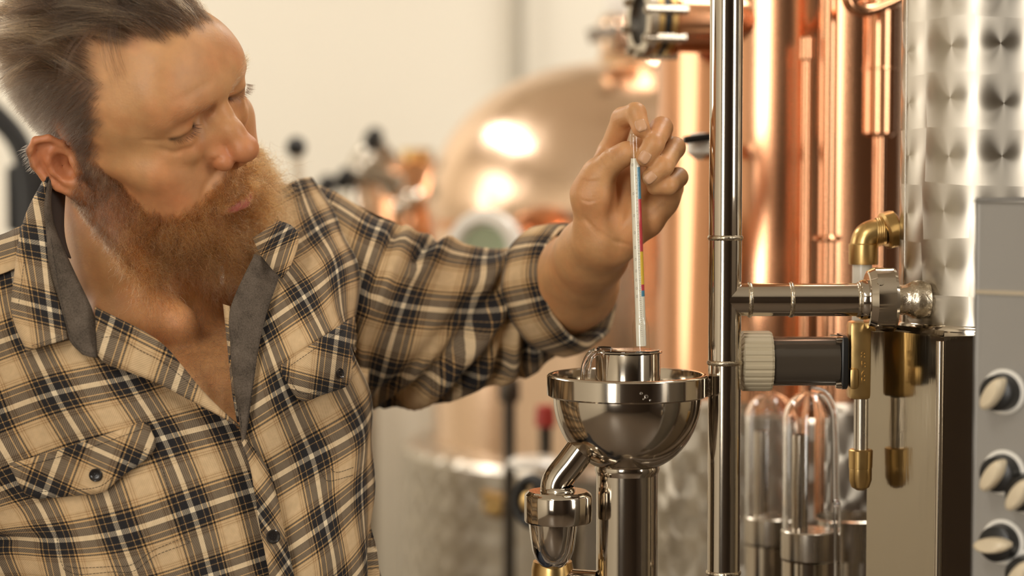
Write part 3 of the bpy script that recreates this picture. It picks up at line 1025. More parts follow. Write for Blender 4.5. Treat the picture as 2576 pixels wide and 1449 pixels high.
def torso_depth(px, py):
    """distance along the ray of a pixel to the front of the chest"""
    d = np.array([(px - 1288.0) / FPX, (724.5 - py) / FPX, -1.0])
    o = -TC
    a0, a1 = o @ TL / TA, d @ TL / TA
    b0, b1 = o @ TF / TB, d @ TF / TB
    A, B, C = a1 * a1 + b1 * b1, a0 * a1 + b0 * b1, a0 * a0 + b0 * b0 - 1
    disc = B * B - A * C
    return (-B - math.sqrt(max(disc, 0.0))) / A


# ---- signed distance pieces -----------------------------------------------------------
def smin(a, b, k):
    h = np.clip(.5 + .5 * (b - a) / k, 0, 1)
    return b + (a - b) * h - k * h * (1 - h)


def d_ell(P, c, r):
    q = (P - np.asarray(c, np.float32)) / np.asarray(r, np.float32)
    k0 = np.sqrt((q * q).sum(1)) + 1e-9
    q2 = q / np.asarray(r, np.float32)
    k1 = np.sqrt((q2 * q2).sum(1)) + 1e-9
    return k0 * (k0 - 1) / k1


def d_cap(P, a, b, ra, rb):
    a = np.asarray(a, np.float32)
    b = np.asarray(b, np.float32)
    ba = b - a
    t = np.clip(((P - a) @ ba) / (ba @ ba), 0, 1)
    q = P - a - t[:, None] * ba
    return np.sqrt((q * q).sum(1)) - (ra + (rb - ra) * t)


def apply(D, P, fn, c, R, op, k):
    """evaluate fn only near c (radius R) and blend it into D"""
    m = ((P - np.asarray(c, np.float32)) ** 2).sum(1) < (R + 3 * k) ** 2
    if not m.any():
        return
    d = fn(P[m])
    if op == 'u':
        D[m] = smin(D[m], d, k)
    else:
        D[m] = -smin(-D[m], d, k)


def ell(D, P, c, r, op='u', k=6.0):
    apply(D, P, lambda p: d_ell(p, c, r), c, max(r), op, k)


def cap(D, P, a, b, ra, rb, op='u', k=6.0):
    a = np.asarray(a, float)
    b = np.asarray(b, float)
    apply(D, P, lambda p: d_cap(p, a, b, ra, rb), (a + b) / 2, np.linalg.norm(b - a) / 2 + max(ra, rb), op, k)


def chain(D, P, pts, rad, op='u', k=5.0):
    for i in range(len(pts) - 1):
        cap(D, P, pts[i], pts[i + 1], rad[i], rad[i + 1], op, k)


def bump(D, P, c, s, amt):
    c = np.asarray(c, np.float32)
    q = ((P - c) / np.asarray(s, np.float32))
    e = (q * q).sum(1)
    m = e < 9
    D[m] -= amt * np.exp(-e[m])


EYES = []
for sx_ in (-1, 1):
    EYES.append(np.array([sx_ * 36.0, 77.0, 30.5]))


def head_sdf(P):
    """P in head millimetres (float32)"""
    D = d_ell(P, (0, -10, 46), (76, 99, 84))
    D = smin(D, d_ell(P, (0, 34, 22), (66, 58, 70)), 22)                      # forehead and upper face
    D = smin(D, d_ell(P, (0, 36, -34), (57, 56, 62)), 24)                     # lower face
    for s in (-1, 1):
        ell(D, P, (s * 60, 12, 40), (16, 40, 30), 'u', 16)                    # temples
        chain(D, P, [(s * 56, 4, -20), (s * 54, 6, -52), (s * 44, 36, -80), (s * 16, 74, -98)], [14, 16, 15, 16], 'u', 18)
        ell(D, P, (s * 47, 60, -7), (21, 21, 16), 'u', 18)                    # cheekbone
        cap(D, P, (s * 58, 46, -2), (s * 68, 8, 2), 10, 7, 'u', 16)           # zygomatic arch
        ell(D, P, (s * 36, 62, -42), (24, 26, 28), 'u', 22)                   # cheek
        cap(D, P, (s * 10, 84, 46), (s * 38, 74, 50), 11, 10, 'u', 14)        # brow ridge
    ell(D, P, (0, 76, -96), (22, 18, 17), 'u', 16)                            # chin
    ell(D, P, (0, 74, -48), (33, 27, 27), 'u', 16)                            # muzzle
    ell(D, P, (0, 66, 60), (52, 20, 32), 'u', 36)                             # frontal bone
    # eye sockets
    for s in (-1, 1):
        ell(D, P, (s * 36, 100.5, 27), (23, 17, 15), 's', 11)
        ell(D, P, (s * 16.5, 99, 27), (8, 11, 13), 's', 9)
        ell(D, P, (s * 18, 97.5, 35), (10, 8, 5), 's', 5)
    # eyeballs under lids
    for s in (-1, 1):
        ell(D, P, (s * 36, 76.5, 30.0), (15.5, 13.9, 13.4), 'u', 3.5)
        # brow fat fold over the outer lid
        chain(D, P, [(s * 16, 87.5, 44.5), (s * 32, 86.0, 47.5), (s * 48, 77, 42)], [4.6, 5.0, 5.2], 'u', 10)
        # lower lid roll and bag
        chain(D, P, [(s * 21, 85.5, 21.0), (s * 34, 87, 17.5), (s * 47, 79, 20)], [2.4, 3.0, 2.6], 'u', 6)
        chain(D, P, [(s * 20, 86, 13), (s * 33, 85.5, 6), (s * 47, 76, 9)], [3.5, 4.0, 3.6], 'u', 10)
        # the narrow opening between the lowered lids
        pts = [np.array([s * (36 + 15.4 * math.sin(a)), 76.5 + 14.4 * math.cos(a) * math.cos(-.30), 30.0 + 13.8 * math.cos(a) * math.sin(-.30) - .6 * a * a]) for a in np.linspace(-1.1, 1.1, 10)]
        chain(D, P, pts, [.5, .9, 1.4, 1.7, 1.9, 1.9, 1.7, 1.4, .9, .5], 's', .8)
    # nose
    chain(D, P, [(0, 87, 40), (0, 95, 28), (0, 104.5, 14), (0, 112.5, 1)], [8.5, 7.4, 8.4, 11.0], 'u', 7)
    ell(D, P, (0, 114.5, -2.5), (12.2, 11.5, 10.4), 'u', 5)
    for s in (-1, 1):
        ell(D, P, (s * 14.6, 100.5, -9.0), (7.4, 10.8, 8.8), 'u', 5)
        cap(D, P, (s * 7, 91, 22), (s * 12, 93, 0), 7, 8, 'u', 9)
        chain(D, P, [(s * 12, 112, 5), (s * 18, 106, 0), (s * 21.5, 97, -6), (s * 20.5, 92, -15)], [.8, 1.0, 1.2, 1.0], 's', 2.6)      # alar groove
        ell(D, P, (s * 8.2, 107.0, -17.5), (4.6, 7.2, 4.4), 's', 2.2)          # nostril
    cap(D, P, (0, 111, -13.5), (0, 99, -21), 4.0, 4.8, 'u', 3)
    # nasolabial fold
    for s in (-1, 1):
        bump(D, P, (s * 46, 74, -16), (20, 18, 16), 1.6)
    # lips
    chain(D, P, [(-22, 92, -52), (-12, 99, -48), (0, 102.0, -47), (12, 99, -48), (22, 92, -52)], [3.2, 5.0, 5.6, 5.0, 3.2], 'u', 5)
    chain(D, P, [(-20, 91.5, -54.5), (-10, 97.5, -57), (0, 100, -57.5), (10, 97.5, -57), (20, 91.5, -54.5)], [3.0, 5.8, 6.6, 5.8, 3.0], 'u', 4)
    chain(D, P, [(-24, 93.5, -53), (-11, 103, -52.3), (0, 106.5, -52.2), (11, 103, -52.3), (24, 93.5, -53)], [.9] * 5, 's', 1.6)
    ell(D, P, (0, 98, -71), (20, 6, 6), 's', 8)
    # ears
    for s in (-1, 1):
        ear(D, P, s)
    return D


def ear(D, P, s):
    # frame of the ear plate: e1 along its length (up, tilted back), e2 across (back), e3 outward
    o = np.array([s * 75.0, -5.0, -2.0])
    e3 = np.array([s * .87, .46, .08])
    e3 /= np.linalg.norm(e3)
    e1 = np.array([s * .10, -.36, .93])
    e1 = e1 - e3 * (e1 @ e3)
    e1 /= np.linalg.norm(e1)
    e2 = np.cross(e3, e1) * (1 if s > 0 else -1)
    if e2[1] > 0:
        e2 = -e2
    f = lambda x, y, z: o + e2 * x + e1 * y + e3 * z
    m = ((P - f(10, 0, 4).astype(np.float32)) ** 2).sum(1) < 62 ** 2
    if not m.any():
        return
    Q = P[m]
    # ear plate as a flattened body
    L = np.stack([(Q - o.astype(np.float32)) @ e2.astype(np.float32), (Q - o.astype(np.float32)) @ e1.astype(np.float32), (Q - o.astype(np.float32)) @ e3.astype(np.float32)], 1)
    E = d_ell(L, (11, 6, 5), (16, 27, 4.5))
    E = smin(E, d_cap(L, (2, 8, -4), (2, -14, -4), 8, 7), 6)
    # helix rim
    hx = [(1, 10, 3), (-1, 21, 5), (5, 31, 7.5), (15, 34, 9), (24, 28, 9.5), (28, 16, 9.5), (27, 2, 9), (22, -11, 8.5), (15, -20, 8)]
    hr = [2.6, 3.0, 3.4, 3.6, 3.8, 3.7, 3.5, 3.3, 3.6]
    for i in range(len(hx) - 1):
        E = smin(E, d_cap(L, hx[i], hx[i + 1], hr[i], hr[i + 1]), 2.0)
    # groove inside the helix
    gx = [(7, 25, 10.5), (15, 27.5, 11.5), (21, 22, 12), (22.5, 12, 12), (21, 0, 11.5)]
    for i in range(len(gx) - 1):
        E = -smin(-E, d_cap(L, gx[i], gx[i + 1], 3.2, 3.2), 2.5)
    # antihelix
    ax_ = [(9, 21, 7.5), (15, 14, 9.0), (17, 3, 9.0), (13, -9, 8)]
    for i in range(len(ax_) - 1):
        E = smin(E, d_cap(L, ax_[i], ax_[i + 1], 3.0, 3.0), 3.0)
    # concha hollow
    E = -smin(-E, d_ell(L, (6.5, 3, 10), (8.2, 13, 9.5)), 3.0)
    E = -smin(-E, d_ell(L, (3, -1, 4), (4.5, 5, 9)), 2.5)
    # antitragus, tragus, lobe
    E = smin(E, d_cap(L, (13, -10, 8), (7, -13, 8), 3.2, 3.2), 3)
    E = smin(E, d_cap(L, (-1.5, 4, 6), (-1.5, -6, 7), 3.4, 4.0), 4)
    E = smin(E, d_ell(L, (8, -24, 7), (9.5, 11, 5.4)), 5)
    D[m] = smin(D[m], E, 4.5)


# ---- arm and hand joints (camera frame metres)
J = lambda px, py, d: PXC(px, py, d)
SHO, ELB, WRI = J(860, 715, 1.895), J(1392, 775, 1.98), J(1518, 598, 1.765)


def body_sdf(Pc):
    """neck, upper chest, left arm and hand; metres in camera frame -> distance in mm"""
    P = Pc * 1000.0
    k = 1000.0
    # ---------- neck and chest
    n0, n1 = h2c((0, -22, -22)) * k, J(372, 770, 1.80) * k
    D = d_cap(P, n0, n1, 63, 66)
    # chest: flattened ellipsoid in the torso frame
    q = (Pc - TC.astype(np.float32))
    Lc = np.stack([q @ TL, q @ TF, q @ TU], 1).astype(np.float32) * 1000
    rr = np.sqrt((Lc[:, 0] / ((TA - .022) * 1000)) ** 2 + (Lc[:, 1] / ((TB - .013) * 1000)) ** 2) + 1e-6
    dc = (rr - 1) * 110
    dc = -smin(-dc, -(Lc[:, 2] - 70 + .0011 * (Lc[:, 0]) ** 2).astype(np.float32), 55)      # slopes to the shoulders
    dc = np.maximum(dc, -Lc[:, 2] - 45)
    D = smin(D, dc, 45)
    # sterno-mastoid and collar bones
    cap(D, P, h2c((-66, -14, -28)) * k, J(440, 800, 1.725) * k, 12, 9, 'u', 22)
    cap(D, P, J(455, 815, 1.72) * k, J(260, 800, 1.74) * k, 8, 7, 'u', 26)
    # ---------- shoulder and arm
    cap(D, P, J(700, 690, 1.86) * k, SHO * k, 48, 42, 'u', 30)
    cap(D, P, SHO * k, ELB * k, 42, 40, 'u', 16)
    mid = ELB * .62 + WRI * .38
    cap(D, P, ELB * k, mid * k, 42, 43, 'u', 14)
    cap(D, P, mid * k, (ELB * .2 + WRI * .8) * k, 43, 31, 'u', 14)
    cap(D, P, (ELB * .2 + WRI * .8) * k, WRI * k, 31, 28.5, 'u', 12)
    return hand(D, P)


FING = {
    'index': ([(1532, 396, 1.772), (1566, 298, 1.745), (1599, 284, 1.722), (1613, 324, 1.715)], [11.2, 9.6, 9.0, 7.9]),
    'middle': ([(1592, 398, 1.776), (1664, 322, 1.742), (1645, 362, 1.716), (1621, 396, 1.716)], [11.2, 9.8, 9.0, 8.2]),
    'ring': ([(1628, 440, 1.778), (1697, 372, 1.748), (1670, 418, 1.721), (1636, 446, 1.722)], [10.8, 9.4, 8.6, 7.9]),
    'little': ([(1655, 492, 1.776), (1706, 446, 1.752), (1680, 468, 1.729), (1647, 470, 1.729)], [10, 8.6, 7.9, 7.2]),
}


def hand(D, P):
    k = 1000.0
    K = lambda px, py, d: J(px, py, d) * k
    # palm
    cap(D, P, K(1524, 590, 1.766), K(1545, 420, 1.778), 21, 15, 'u', 14)
    cap(D, P, K(1545, 590, 1.768), K(1600, 430, 1.780), 20, 14, 'u', 12)
    cap(D, P, K(1560, 585, 1.768), K(1640, 490, 1.780), 19, 14, 'u', 12)
    # heel of the hand, little finger side
    chain(D, P, [K(1570, 578, 1.757), K(1618, 545, 1.757), K(1663, 500, 1.764), K(1690, 470, 1.768)], [16, 18, 15, 11], 'u', 9)
    # thenar
    chain(D, P, [K(1492, 548, 1.752), K(1492, 490, 1.746), K(1506, 440, 1.742)], [17, 18.5, 15], 'u', 9)
    # thumb
    chain(D, P, [K(1500, 452, 1.742), K(1538, 408, 1.732), K(1560, 394, 1.727), K(1577, 384, 1.724)], [14, 10.4, 9.6, 10.2], 'u', 5)
    # web between thumb and index finger
    cap(D, P, K(1508, 430, 1.752), K(1530, 382, 1.766), 10, 10, 'u', 10)
    for nm, (pts, rad) in FING.items():
        pts = [np.array(J(*p)) * k for p in pts]
        kk = 3.0
        F = np.full(len(P), 1e6, np.float32)
        m = ((P - pts[1].astype(np.float32)) ** 2).sum(1) < 95 ** 2
        if not m.any():
            continue
        Q = P[m]
        f = d_cap(Q, pts[0], pts[1], rad[0], rad[1])
        f = smin(f, d_cap(Q, pts[1], pts[2], rad[1], rad[2]), kk)
        f = smin(f, d_cap(Q, pts[2], pts[3], rad[2], rad[3]), kk)
        # fingers stay apart: only a tight blend with what is already there
        D[m] = smin(D[m], f, 3.4)
    return D


def total_sdf(Pc):
    """mm"""
    Pc = Pc.astype(np.float32)
    D = np.full(len(Pc), 60.0, np.float32)
    hp = c2h(Pc).astype(np.float32)
    near = ((hp - np.array([0, 0, 5], np.float32)) ** 2).sum(1) < 185 ** 2
    B = body_sdf(Pc)
    if near.any():
        Hd = head_sdf(hp[near]) * (HS * 1000)
        B[near] = smin(B[near], Hd.astype(np.float32), 9)
    return B


def surface_nets(fn, lo, hi, h, B=16):
    """sparse surface nets: fine blocks only where a coarse look finds the surface"""
    lo = np.asarray(lo, float)
    nb = np.ceil((np.asarray(hi) - lo) / (h * B)).astype(int)
    g = np.stack(np.meshgrid(*[np.arange(n) for n in nb], indexing='ij'), -1).reshape(-1, 3)
    cen = lo + (g + .5) * h * B
    d = fn(cen) / 1000.0
    keep = np.abs(d) < h * B * 1.25
    g = g[keep]
    loc = np.stack(np.meshgrid(*[np.arange(B + 1)] * 3, indexing='ij'), -1).reshape(-1, 3)
    N = (nb + 1) * B + 2
    cid = lambda ijk: (ijk[..., 0].astype(np.int64) * N[1] + ijk[..., 1]) * N[2] + ijk[..., 2]
    VID, VP, EI, ES = [], [], [[], [], []], [[], [], []]
    for s in range(0, len(g), 260):
        gg = g[s:s + 260]
        ijk = gg[:, None, :] * B + loc[None]
        pts = (lo + ijk.reshape(-1, 3) * h)
        v = fn(pts).reshape(len(gg), B + 1, B + 1, B + 1)
        ins = v < 0
        # cells
        c8 = [(i, j, k) for i in (0, 1) for j in (0, 1) for k in (0, 1)]
        cnt = sum(ins[:, i:B + i, j:B + j, k:B + k].astype(np.int8) for i, j, k in c8)
        act = (cnt > 0) & (cnt < 8)
        b, x, y, z = np.nonzero(act)
        acc = np.zeros((len(b), 3))
        num = np.zeros(len(b))
        for i, j, k in c8:
            for ax in range(3):
                e = [i, j, k]
                if e[ax]:
                    continue
                f = list(e)
                f[ax] = 1
                v0 = v[b, x + e[0], y + e[1], z + e[2]]
                v1 = v[b, x + f[0], y + f[1], z + f[2]]
                m = (v0 < 0) != (v1 < 0)
                t = v0 / (v0 - v1 + (~m) * 1e9)
                p = np.tile(np.array(e, float), (len(b), 1))
                p[:, ax] += t
                acc += p * m[:, None]
                num += m
        gi = gg[b] * B + np.stack([x, y, z], 1)
        VID.append(cid(gi + 1))
        VP.append(lo + (gi + acc / num[:, None]) * h)
        for ax in range(3):
            sl0 = [slice(0, B)] * 3
            sl1 = [slice(0, B)] * 3
            sl1[ax] = slice(1, B + 1)
            a0 = ins[:, sl0[0], sl0[1], sl0[2]]
            a1 = ins[:, sl1[0], sl1[1], sl1[2]]
            b2, x2, y2, z2 = np.nonzero(a0 != a1)
            EI[ax].append(gg[b2] * B + np.stack([x2, y2, z2], 1))
            ES[ax].append(a0[b2, x2, y2, z2])
    VID = np.concatenate(VID)
    VP = np.concatenate(VP)
    o = np.argsort(VID)
    VID, VP = VID[o], VP[o]
    VID, first = np.unique(VID, return_index=True)
    VP = VP[first]
    FQ = []
    for ax in range(3):
        e = np.concatenate(EI[ax]) + 1
        s = np.concatenate(ES[ax])
        u, w = (ax + 1) % 3, (ax + 2) % 3
        q = []
        for du, dw in ((0, 0), (-1, 0), (-1, -1), (0, -1)):
            c = e.copy()
            c[:, u] += du
            c[:, w] += dw
            q.append(cid(c))
        q = np.stack(q, 1)
        i = np.searchsorted(VID, q).clip(0, len(VID) - 1)
        ok = (VID[i] == q).all(1)
        i, s = i[ok], s[ok]
        i[~s] = i[~s][:, ::-1]
        FQ.append(i)
    return VP, np.concatenate(FQ)


import time as _t
_t0 = _t.time()
SKV, SKF = surface_nets(total_sdf, (-.56, -.24, -2.14), (.20, .34, -1.52), .0016)
print('skin', len(SKV), len(SKF), round(_t.time() - _t0, 1), 's')


def smooth_mesh(V, F, it=2, lam=.5):
    n = len(V)
    e = np.concatenate([F[:, [0, 1]], F[:, [1, 2]], F[:, [2, 3]], F[:, [3, 0]]])
    for _ in range(it):
        S = np.stack([np.bincount(e[:, 0], V[e[:, 1], c], n) + np.bincount(e[:, 1], V[e[:, 0], c], n) for c in range(3)], 1)
        K = np.bincount(e[:, 0], minlength=n) + np.bincount(e[:, 1], minlength=n)
        V = V + lam * (S / np.maximum(K, 1)[:, None] - V)
    return V


def vnormals(V, F):
    fn = np.cross(V[F[:, 2]] - V[F[:, 0]], V[F[:, 3]] - V[F[:, 1]])
    n = len(V)
    N = np.stack([sum(np.bincount(F[:, k], fn[:, c], n) for k in range(4)) for c in range(3)], 1)
    return N / (np.linalg.norm(N, axis=1)[:, None] + 1e-12)


SKV = smooth_mesh(SKV, SKF, 2)
_h = c2h(SKV)
_w = 1 / (1 + np.exp(-(_h[:, 2] - 60) / 4.0)) * (_h[:, 2] < 150) * (_h[:, 1] > -60)          # forehead and temples are one even dome
_w = np.maximum(_w, np.exp(-(((_h - np.array([-62, 40, 20])) / np.array([22, 24, 26])) ** 2).sum(1)) * .9)
_s = smooth_mesh(SKV, SKF, 90)
SKV = SKV + (_s - SKV) * _w[:, None]
SKN = vnormals(SKV, SKF)


def crease(poly, width, depth, rmax=.02):
    """press a skin line along a polyline given on the picture plane; width and depth in mm"""
    q = np.array(poly, float)
    pts = np.concatenate([np.linspace(q[k], q[k + 1], 12) for k in range(len(q) - 1)])
    pv = np.stack([1288 + FPX * SKV[:, 0] / -SKV[:, 2], 724.5 - FPX * SKV[:, 1] / -SKV[:, 2]], 1)
    lo_, hi_ = pts.min(0) - 25, pts.max(0) + 25
    m = (pv[:, 0] > lo_[0]) & (pv[:, 0] < hi_[0]) & (pv[:, 1] > lo_[1]) & (pv[:, 1] < hi_[1]) & ((SKN * -SKV).sum(1) > 0)
    m = np.nonzero(m)[0]
    m = m[SKV[m, 2] > SKV[m, 2].max() - .05]
    dd_ = np.sqrt(((pv[m][:, None] - pts[None]) ** 2).sum(2))
    j = dd_.argmin(1)
    w = width * FPX / 1750.0
    tap = np.sin(math.pi * np.clip((j + 1) / (len(pts) + 1), 0, 1)) ** .5
    SKV[m] -= SKN[m] * (np.exp(-(dd_.min(1) / w) ** 2) * tap * depth * .001)[:, None]


# wrist and palm lines, thumb wrinkles
crease([(1468, 548), (1500, 580), (1545, 607), (1588, 618)], 1.9, 1.6)
crease([(1556, 575), (1566, 535), (1560, 490)], 3.5, 2.2)
for k_ in range(6):
    crease([(1462, 452 + 10 * k_), (1482, 458 + 10 * k_), (1508, 455 + 9 * k_)], 1.6, 1.5)
for k_ in range(3):
    crease([(1508 + 8 * k_, 398 - 6 * k_), (1520 + 7 * k_, 415 - 6 * k_)], 1.6, 1.3)
crease([(1525, 375), (1545, 388)], 1.5, .8)
crease([(1590, 560), (1640, 540), (1680, 505)], 2.2, .9)
# face: laughter line, brow furrow, crow's feet, bag under the eye
crease([(548, 425), (520, 470), (505, 520)], 4.0, 1.6)
crease([(425, 262), (480, 235), (540, 200)], 4.0, .5)
crease([(470, 312), (500, 295), (530, 279), (550, 258)], 2.6, 1.9)
crease([(360, 352), (390, 354), (425, 352)], 2.0, .9)
crease([(395, 372), (440, 385), (480, 372), (505, 345)], 2.2, .9)
crease([(545, 300), (560, 262), (566, 240)], 3.0, .7)
SKN = vnormals(SKV, SKF)
SKH = c2h(SKV)                      # head millimetres of each skin vertex


# ---- skin tints: colour that belongs to the skin (ruddy nose, ears, lips; stubble and scalp)
def gauss(P, c, s):
    return np.exp(-(((P - np.asarray(c, float)) / np.asarray(s, float)) ** 2).sum(1))


def sstep(x, a, b):
    t = np.clip((x - a) / (b - a), 0, 1)
    return t * t * (3 - 2 * t)


ishead = (SKH ** 2).sum(1) < 190 ** 2
red = np.zeros(len(SKV))
for c, s, a in (((0, 116, -3), (20, 22, 18), .8), ((-16, 100, -9), (14, 16, 14), .5), ((-48, 70, -28), (30, 30, 26), .55), ((48, 70, -28), (30, 30, 26), .55),
                ((-90, -18, 10), (26, 34, 48), .9), ((90, -18, 10), (26, 34, 48), .9), ((-38, 84, 40), (30, 20, 14), .3), ((0, 88, 70), (50, 20, 30), .18), ((-32, 86, 12), (20, 14, 8), .35)):
    red += a * gauss(SKH, c, s) * ishead
lip = gauss(SKH, (-3, 101, -56), (20, 15, 7.0)) * ishead
lip = sstep(lip, .35, .7)


def hair_mask(H):
    """1 on the scalp, 0 on face (head mm)"""
    x, y, z = H[:, 0], H[:, 1], H[:, 2]
    hl = np.interp(x, [-60, -40, -10, 15, 35, 55], [101, 102, 100, 97, 93, 92]) + 1.5 * np.sin(x * .35)   # front hairline height
    front = sstep(z - hl, -4, 6)
    # side boundary in front of the ear, running up into the temple recess
    yb = np.interp(z, [-20, 0, 9, 30, 51, 66, 80, 92, 100], [14, 15, 18, 27, 34, 33, 29, 22, 17]) + 2.0 * np.sin(z * .21 + .02 * x) + 1.2 * np.sin(z * .53 + x * .3)
    side = sstep(yb - y, -9, 11) * (np.abs(x) > 34)
    low = np.interp(y, [-110, -60, -30, -14, 10, 30], [-40, -34, -18, 28, -12, -12])
    ok = sstep(z - low, -2, 5)
    return np.clip(np.maximum(front, side), 0, 1) * ok


def beard_mask(H):
    x, y, z = np.abs(H[:, 0]), H[:, 1], H[:, 2]
    # upper edge of the beard by distance from the mid line
    top = np.interp(y, [-6, 8, 18, 24, 36, 50, 70, 82, 90, 96, 104], [6, 12, 10, -5, -33, -41, -43, -42, -37, -26, -20])
    low = np.interp(y, [-8, 10, 30, 60, 90], [-48, -60, -77, -99, -114])
    wob = 2.2 * np.sin(H[:, 0] * .5 + H[:, 1] * .33) + 1.5 * np.sin(H[:, 1] * 1.1 - H[:, 2] * .6)
    top = top + wob
    m = sstep(top - z, -5, 9) * sstep(z - low, 0, 4) * sstep(y, -10, -2)
    m *= 1 - sstep(gauss(H, (-4, 102, -56), (22, 16, 8)), .2, .42)           # lips
    m *= 1 - .7 * gauss(H, (0, 98, -68), (9, 14, 4))
    ear_zone = gauss(H, (-88, -14, 6), (15, 20, 38)) + gauss(H, (88, -14, 6), (15, 20, 38))
    return m * (1 - sstep(ear_zone, .3, .6))


HM = hair_mask(SKH) * ishead
BM = beard_mask(SKH) * ishead
ear_zone = gauss(SKH, (-90, -14, 8), (16, 22, 40)) + gauss(SKH, (90, -14, 8), (16, 22, 40))
HM *= 1 - sstep(ear_zone, .25, .5)
base = np.array([.61, .325, .142])
tint = np.tile(base, (len(SKV), 1))
tint += (np.array([.57, .195, .085]) - base) * np.clip(red, 0, 1)[:, None]
tint += (np.array([.52, .17, .14]) - tint) * lip[:, None]
tint += (np.array([.085, .052, .034]) - tint) * (HM * .85)[:, None]
tint += (np.array([.20, .08, .03]) - tint) * (BM * .75)[:, None]
LASH = {}
for s_ in (-1, 1):
    LASH[s_] = np.array([[s_ * (36 + 15.4 * math.sin(a)), 76.5 + 14.6 * math.cos(a) * math.cos(-.27), 30.0 + 13.9 * math.cos(a) * math.sin(-.27) - .6 * a * a] for a in np.linspace(-1.1, 1.1, 60)])
    m_ = np.nonzero(((SKH - LASH[s_][30]) ** 2).sum(1) < 26 ** 2)[0]
    dl_ = np.sqrt(((SKH[m_][:, None, :] - LASH[s_][None]) ** 2).sum(2)).min(1)
    tint[m_] += (np.array([.05, .025, .015]) - tint[m_]) * (np.exp(-(dl_ / 2.1) ** 2) * .92)[:, None]


def skin_mat():
    m = mat('skin', (.5, .25, .12), .42, 0, .45)
    b = bsdf(m)
    at = nd(m, 'ShaderNodeVertexColor', layer_name='tint')
    tc = nd(m, 'ShaderNodeTexCoord')
    nz = nd(m, 'ShaderNodeTexNoise', Scale=75.0, Detail=4.0)
    lk(m, tc.outputs['Object'], nz.inputs['Vector'])
    hsv = nd(m, 'ShaderNodeMapRange')
    hsv.inputs['To Min'].default_value = .80
    hsv.inputs['To Max'].default_value = 1.20
    lk(m, nz.outputs[0], hsv.inputs['Value'])
    mx = nd(m, 'ShaderNodeVectorMath', operation='SCALE')
    lk(m, at.outputs['Color'], mx.inputs[0])
    lk(m, hsv.outputs[0], mx.inputs['Scale'])
    # blotchy flush and freckles
    n4 = nd(m, 'ShaderNodeTexNoise', Scale=26.0, Detail=3.0)
    lk(m, tc.outputs['Object'], n4.inputs['Vector'])
    r4 = nd(m, 'ShaderNodeMapRange')
    r4.inputs['From Min'].default_value = .45
    r4.inputs['From Max'].default_value = .75
    r4.inputs['To Max'].default_value = .55
    lk(m, n4.outputs[0], r4.inputs['Value'])
    x4 = nd(m, 'ShaderNodeMix', data_type='RGBA', blend_type='MULTIPLY')
    x4.inputs[7].default_value = (1.0, .72, .62, 1)
    lk(m, r4.outputs[0], x4.inputs['Factor'])
    lk(m, mx.outputs[0], x4.inputs[6])
    lk(m, x4.outputs[2], b.inputs['Base Color'])
    b.inputs['Subsurface Weight'].default_value = .25
    b.inputs['Subsurface Radius'].default_value = (.012, .005, .0025)
    b.inputs['Subsurface Scale'].default_value = .35
    n2 = nd(m, 'ShaderNodeTexNoise', Scale=900.0, Detail=3.0)
    lk(m, tc.outputs['Object'], n2.inputs['Vector'])
    n3 = nd(m, 'ShaderNodeTexVoronoi', Scale=420.0)
    lk(m, tc.outputs['Object'], n3.inputs['Vector'])
    ad = nd(m, 'ShaderNodeMath', operation='ADD')
    lk(m, n2.outputs[0], ad.inputs[0])
    lk(m, n3.outputs['Distance'], ad.inputs[1])
    bp = nd(m, 'ShaderNodeBump', Strength=.16, Distance=.0006)
    lk(m, ad.outputs[0], bp.inputs['Height'])
    lk(m, bp.outputs[0], b.inputs['Normal'])
    r = nd(m, 'ShaderNodeMapRange')
    r.inputs['To Min'].default_value = .36
    r.inputs['To Max'].default_value = .58
    lk(m, nz.outputs[0], r.inputs['Value'])
    lk(m, r.outputs[0], b.inputs['Roughness'])
    return m


man = thing('person', 'bearded person in beige plaid shirt lowering a hydrometer into a steel cup', 'person', (-.30, 1.80, 0))
skin = mk('body', C2W(SKV), SKF, skin_mat(), man)
ca = skin.data.color_attributes.new('tint', 'FLOAT_COLOR', 'POINT')
ca.data.foreach_set('color', np.concatenate([tint, np.ones((len(tint), 1))], 1).astype(np.float32).ravel())

# ---- eyes
M_eye = mat('eye_white', (.62, .52, .44), .08)
M_iris = mat('iris', (.045, .05, .05), .08)
for e in EYES:
    c = h2c(e)
    R = 12.3 * HS
    look = HR @ np.array([0, .80, -.60])
    look_w = C2W(c + look) - C2W(c)
    pr = [(R * math.sin(u), R * math.cos(u)) for u in np.linspace(math.pi, .50, 16)]
    o = lathe('eye', pr, C2W(c), M_eye, man, axis=look_w, segs=28, cap=False)
    pr = [(R * math.sin(u) * 1.002, R * math.cos(u) * 1.002) for u in np.linspace(.52, 0.0, 6)]
    lathe('iris', pr, C2W(c), M_iris, o, axis=look_w, segs=28, cap=False)

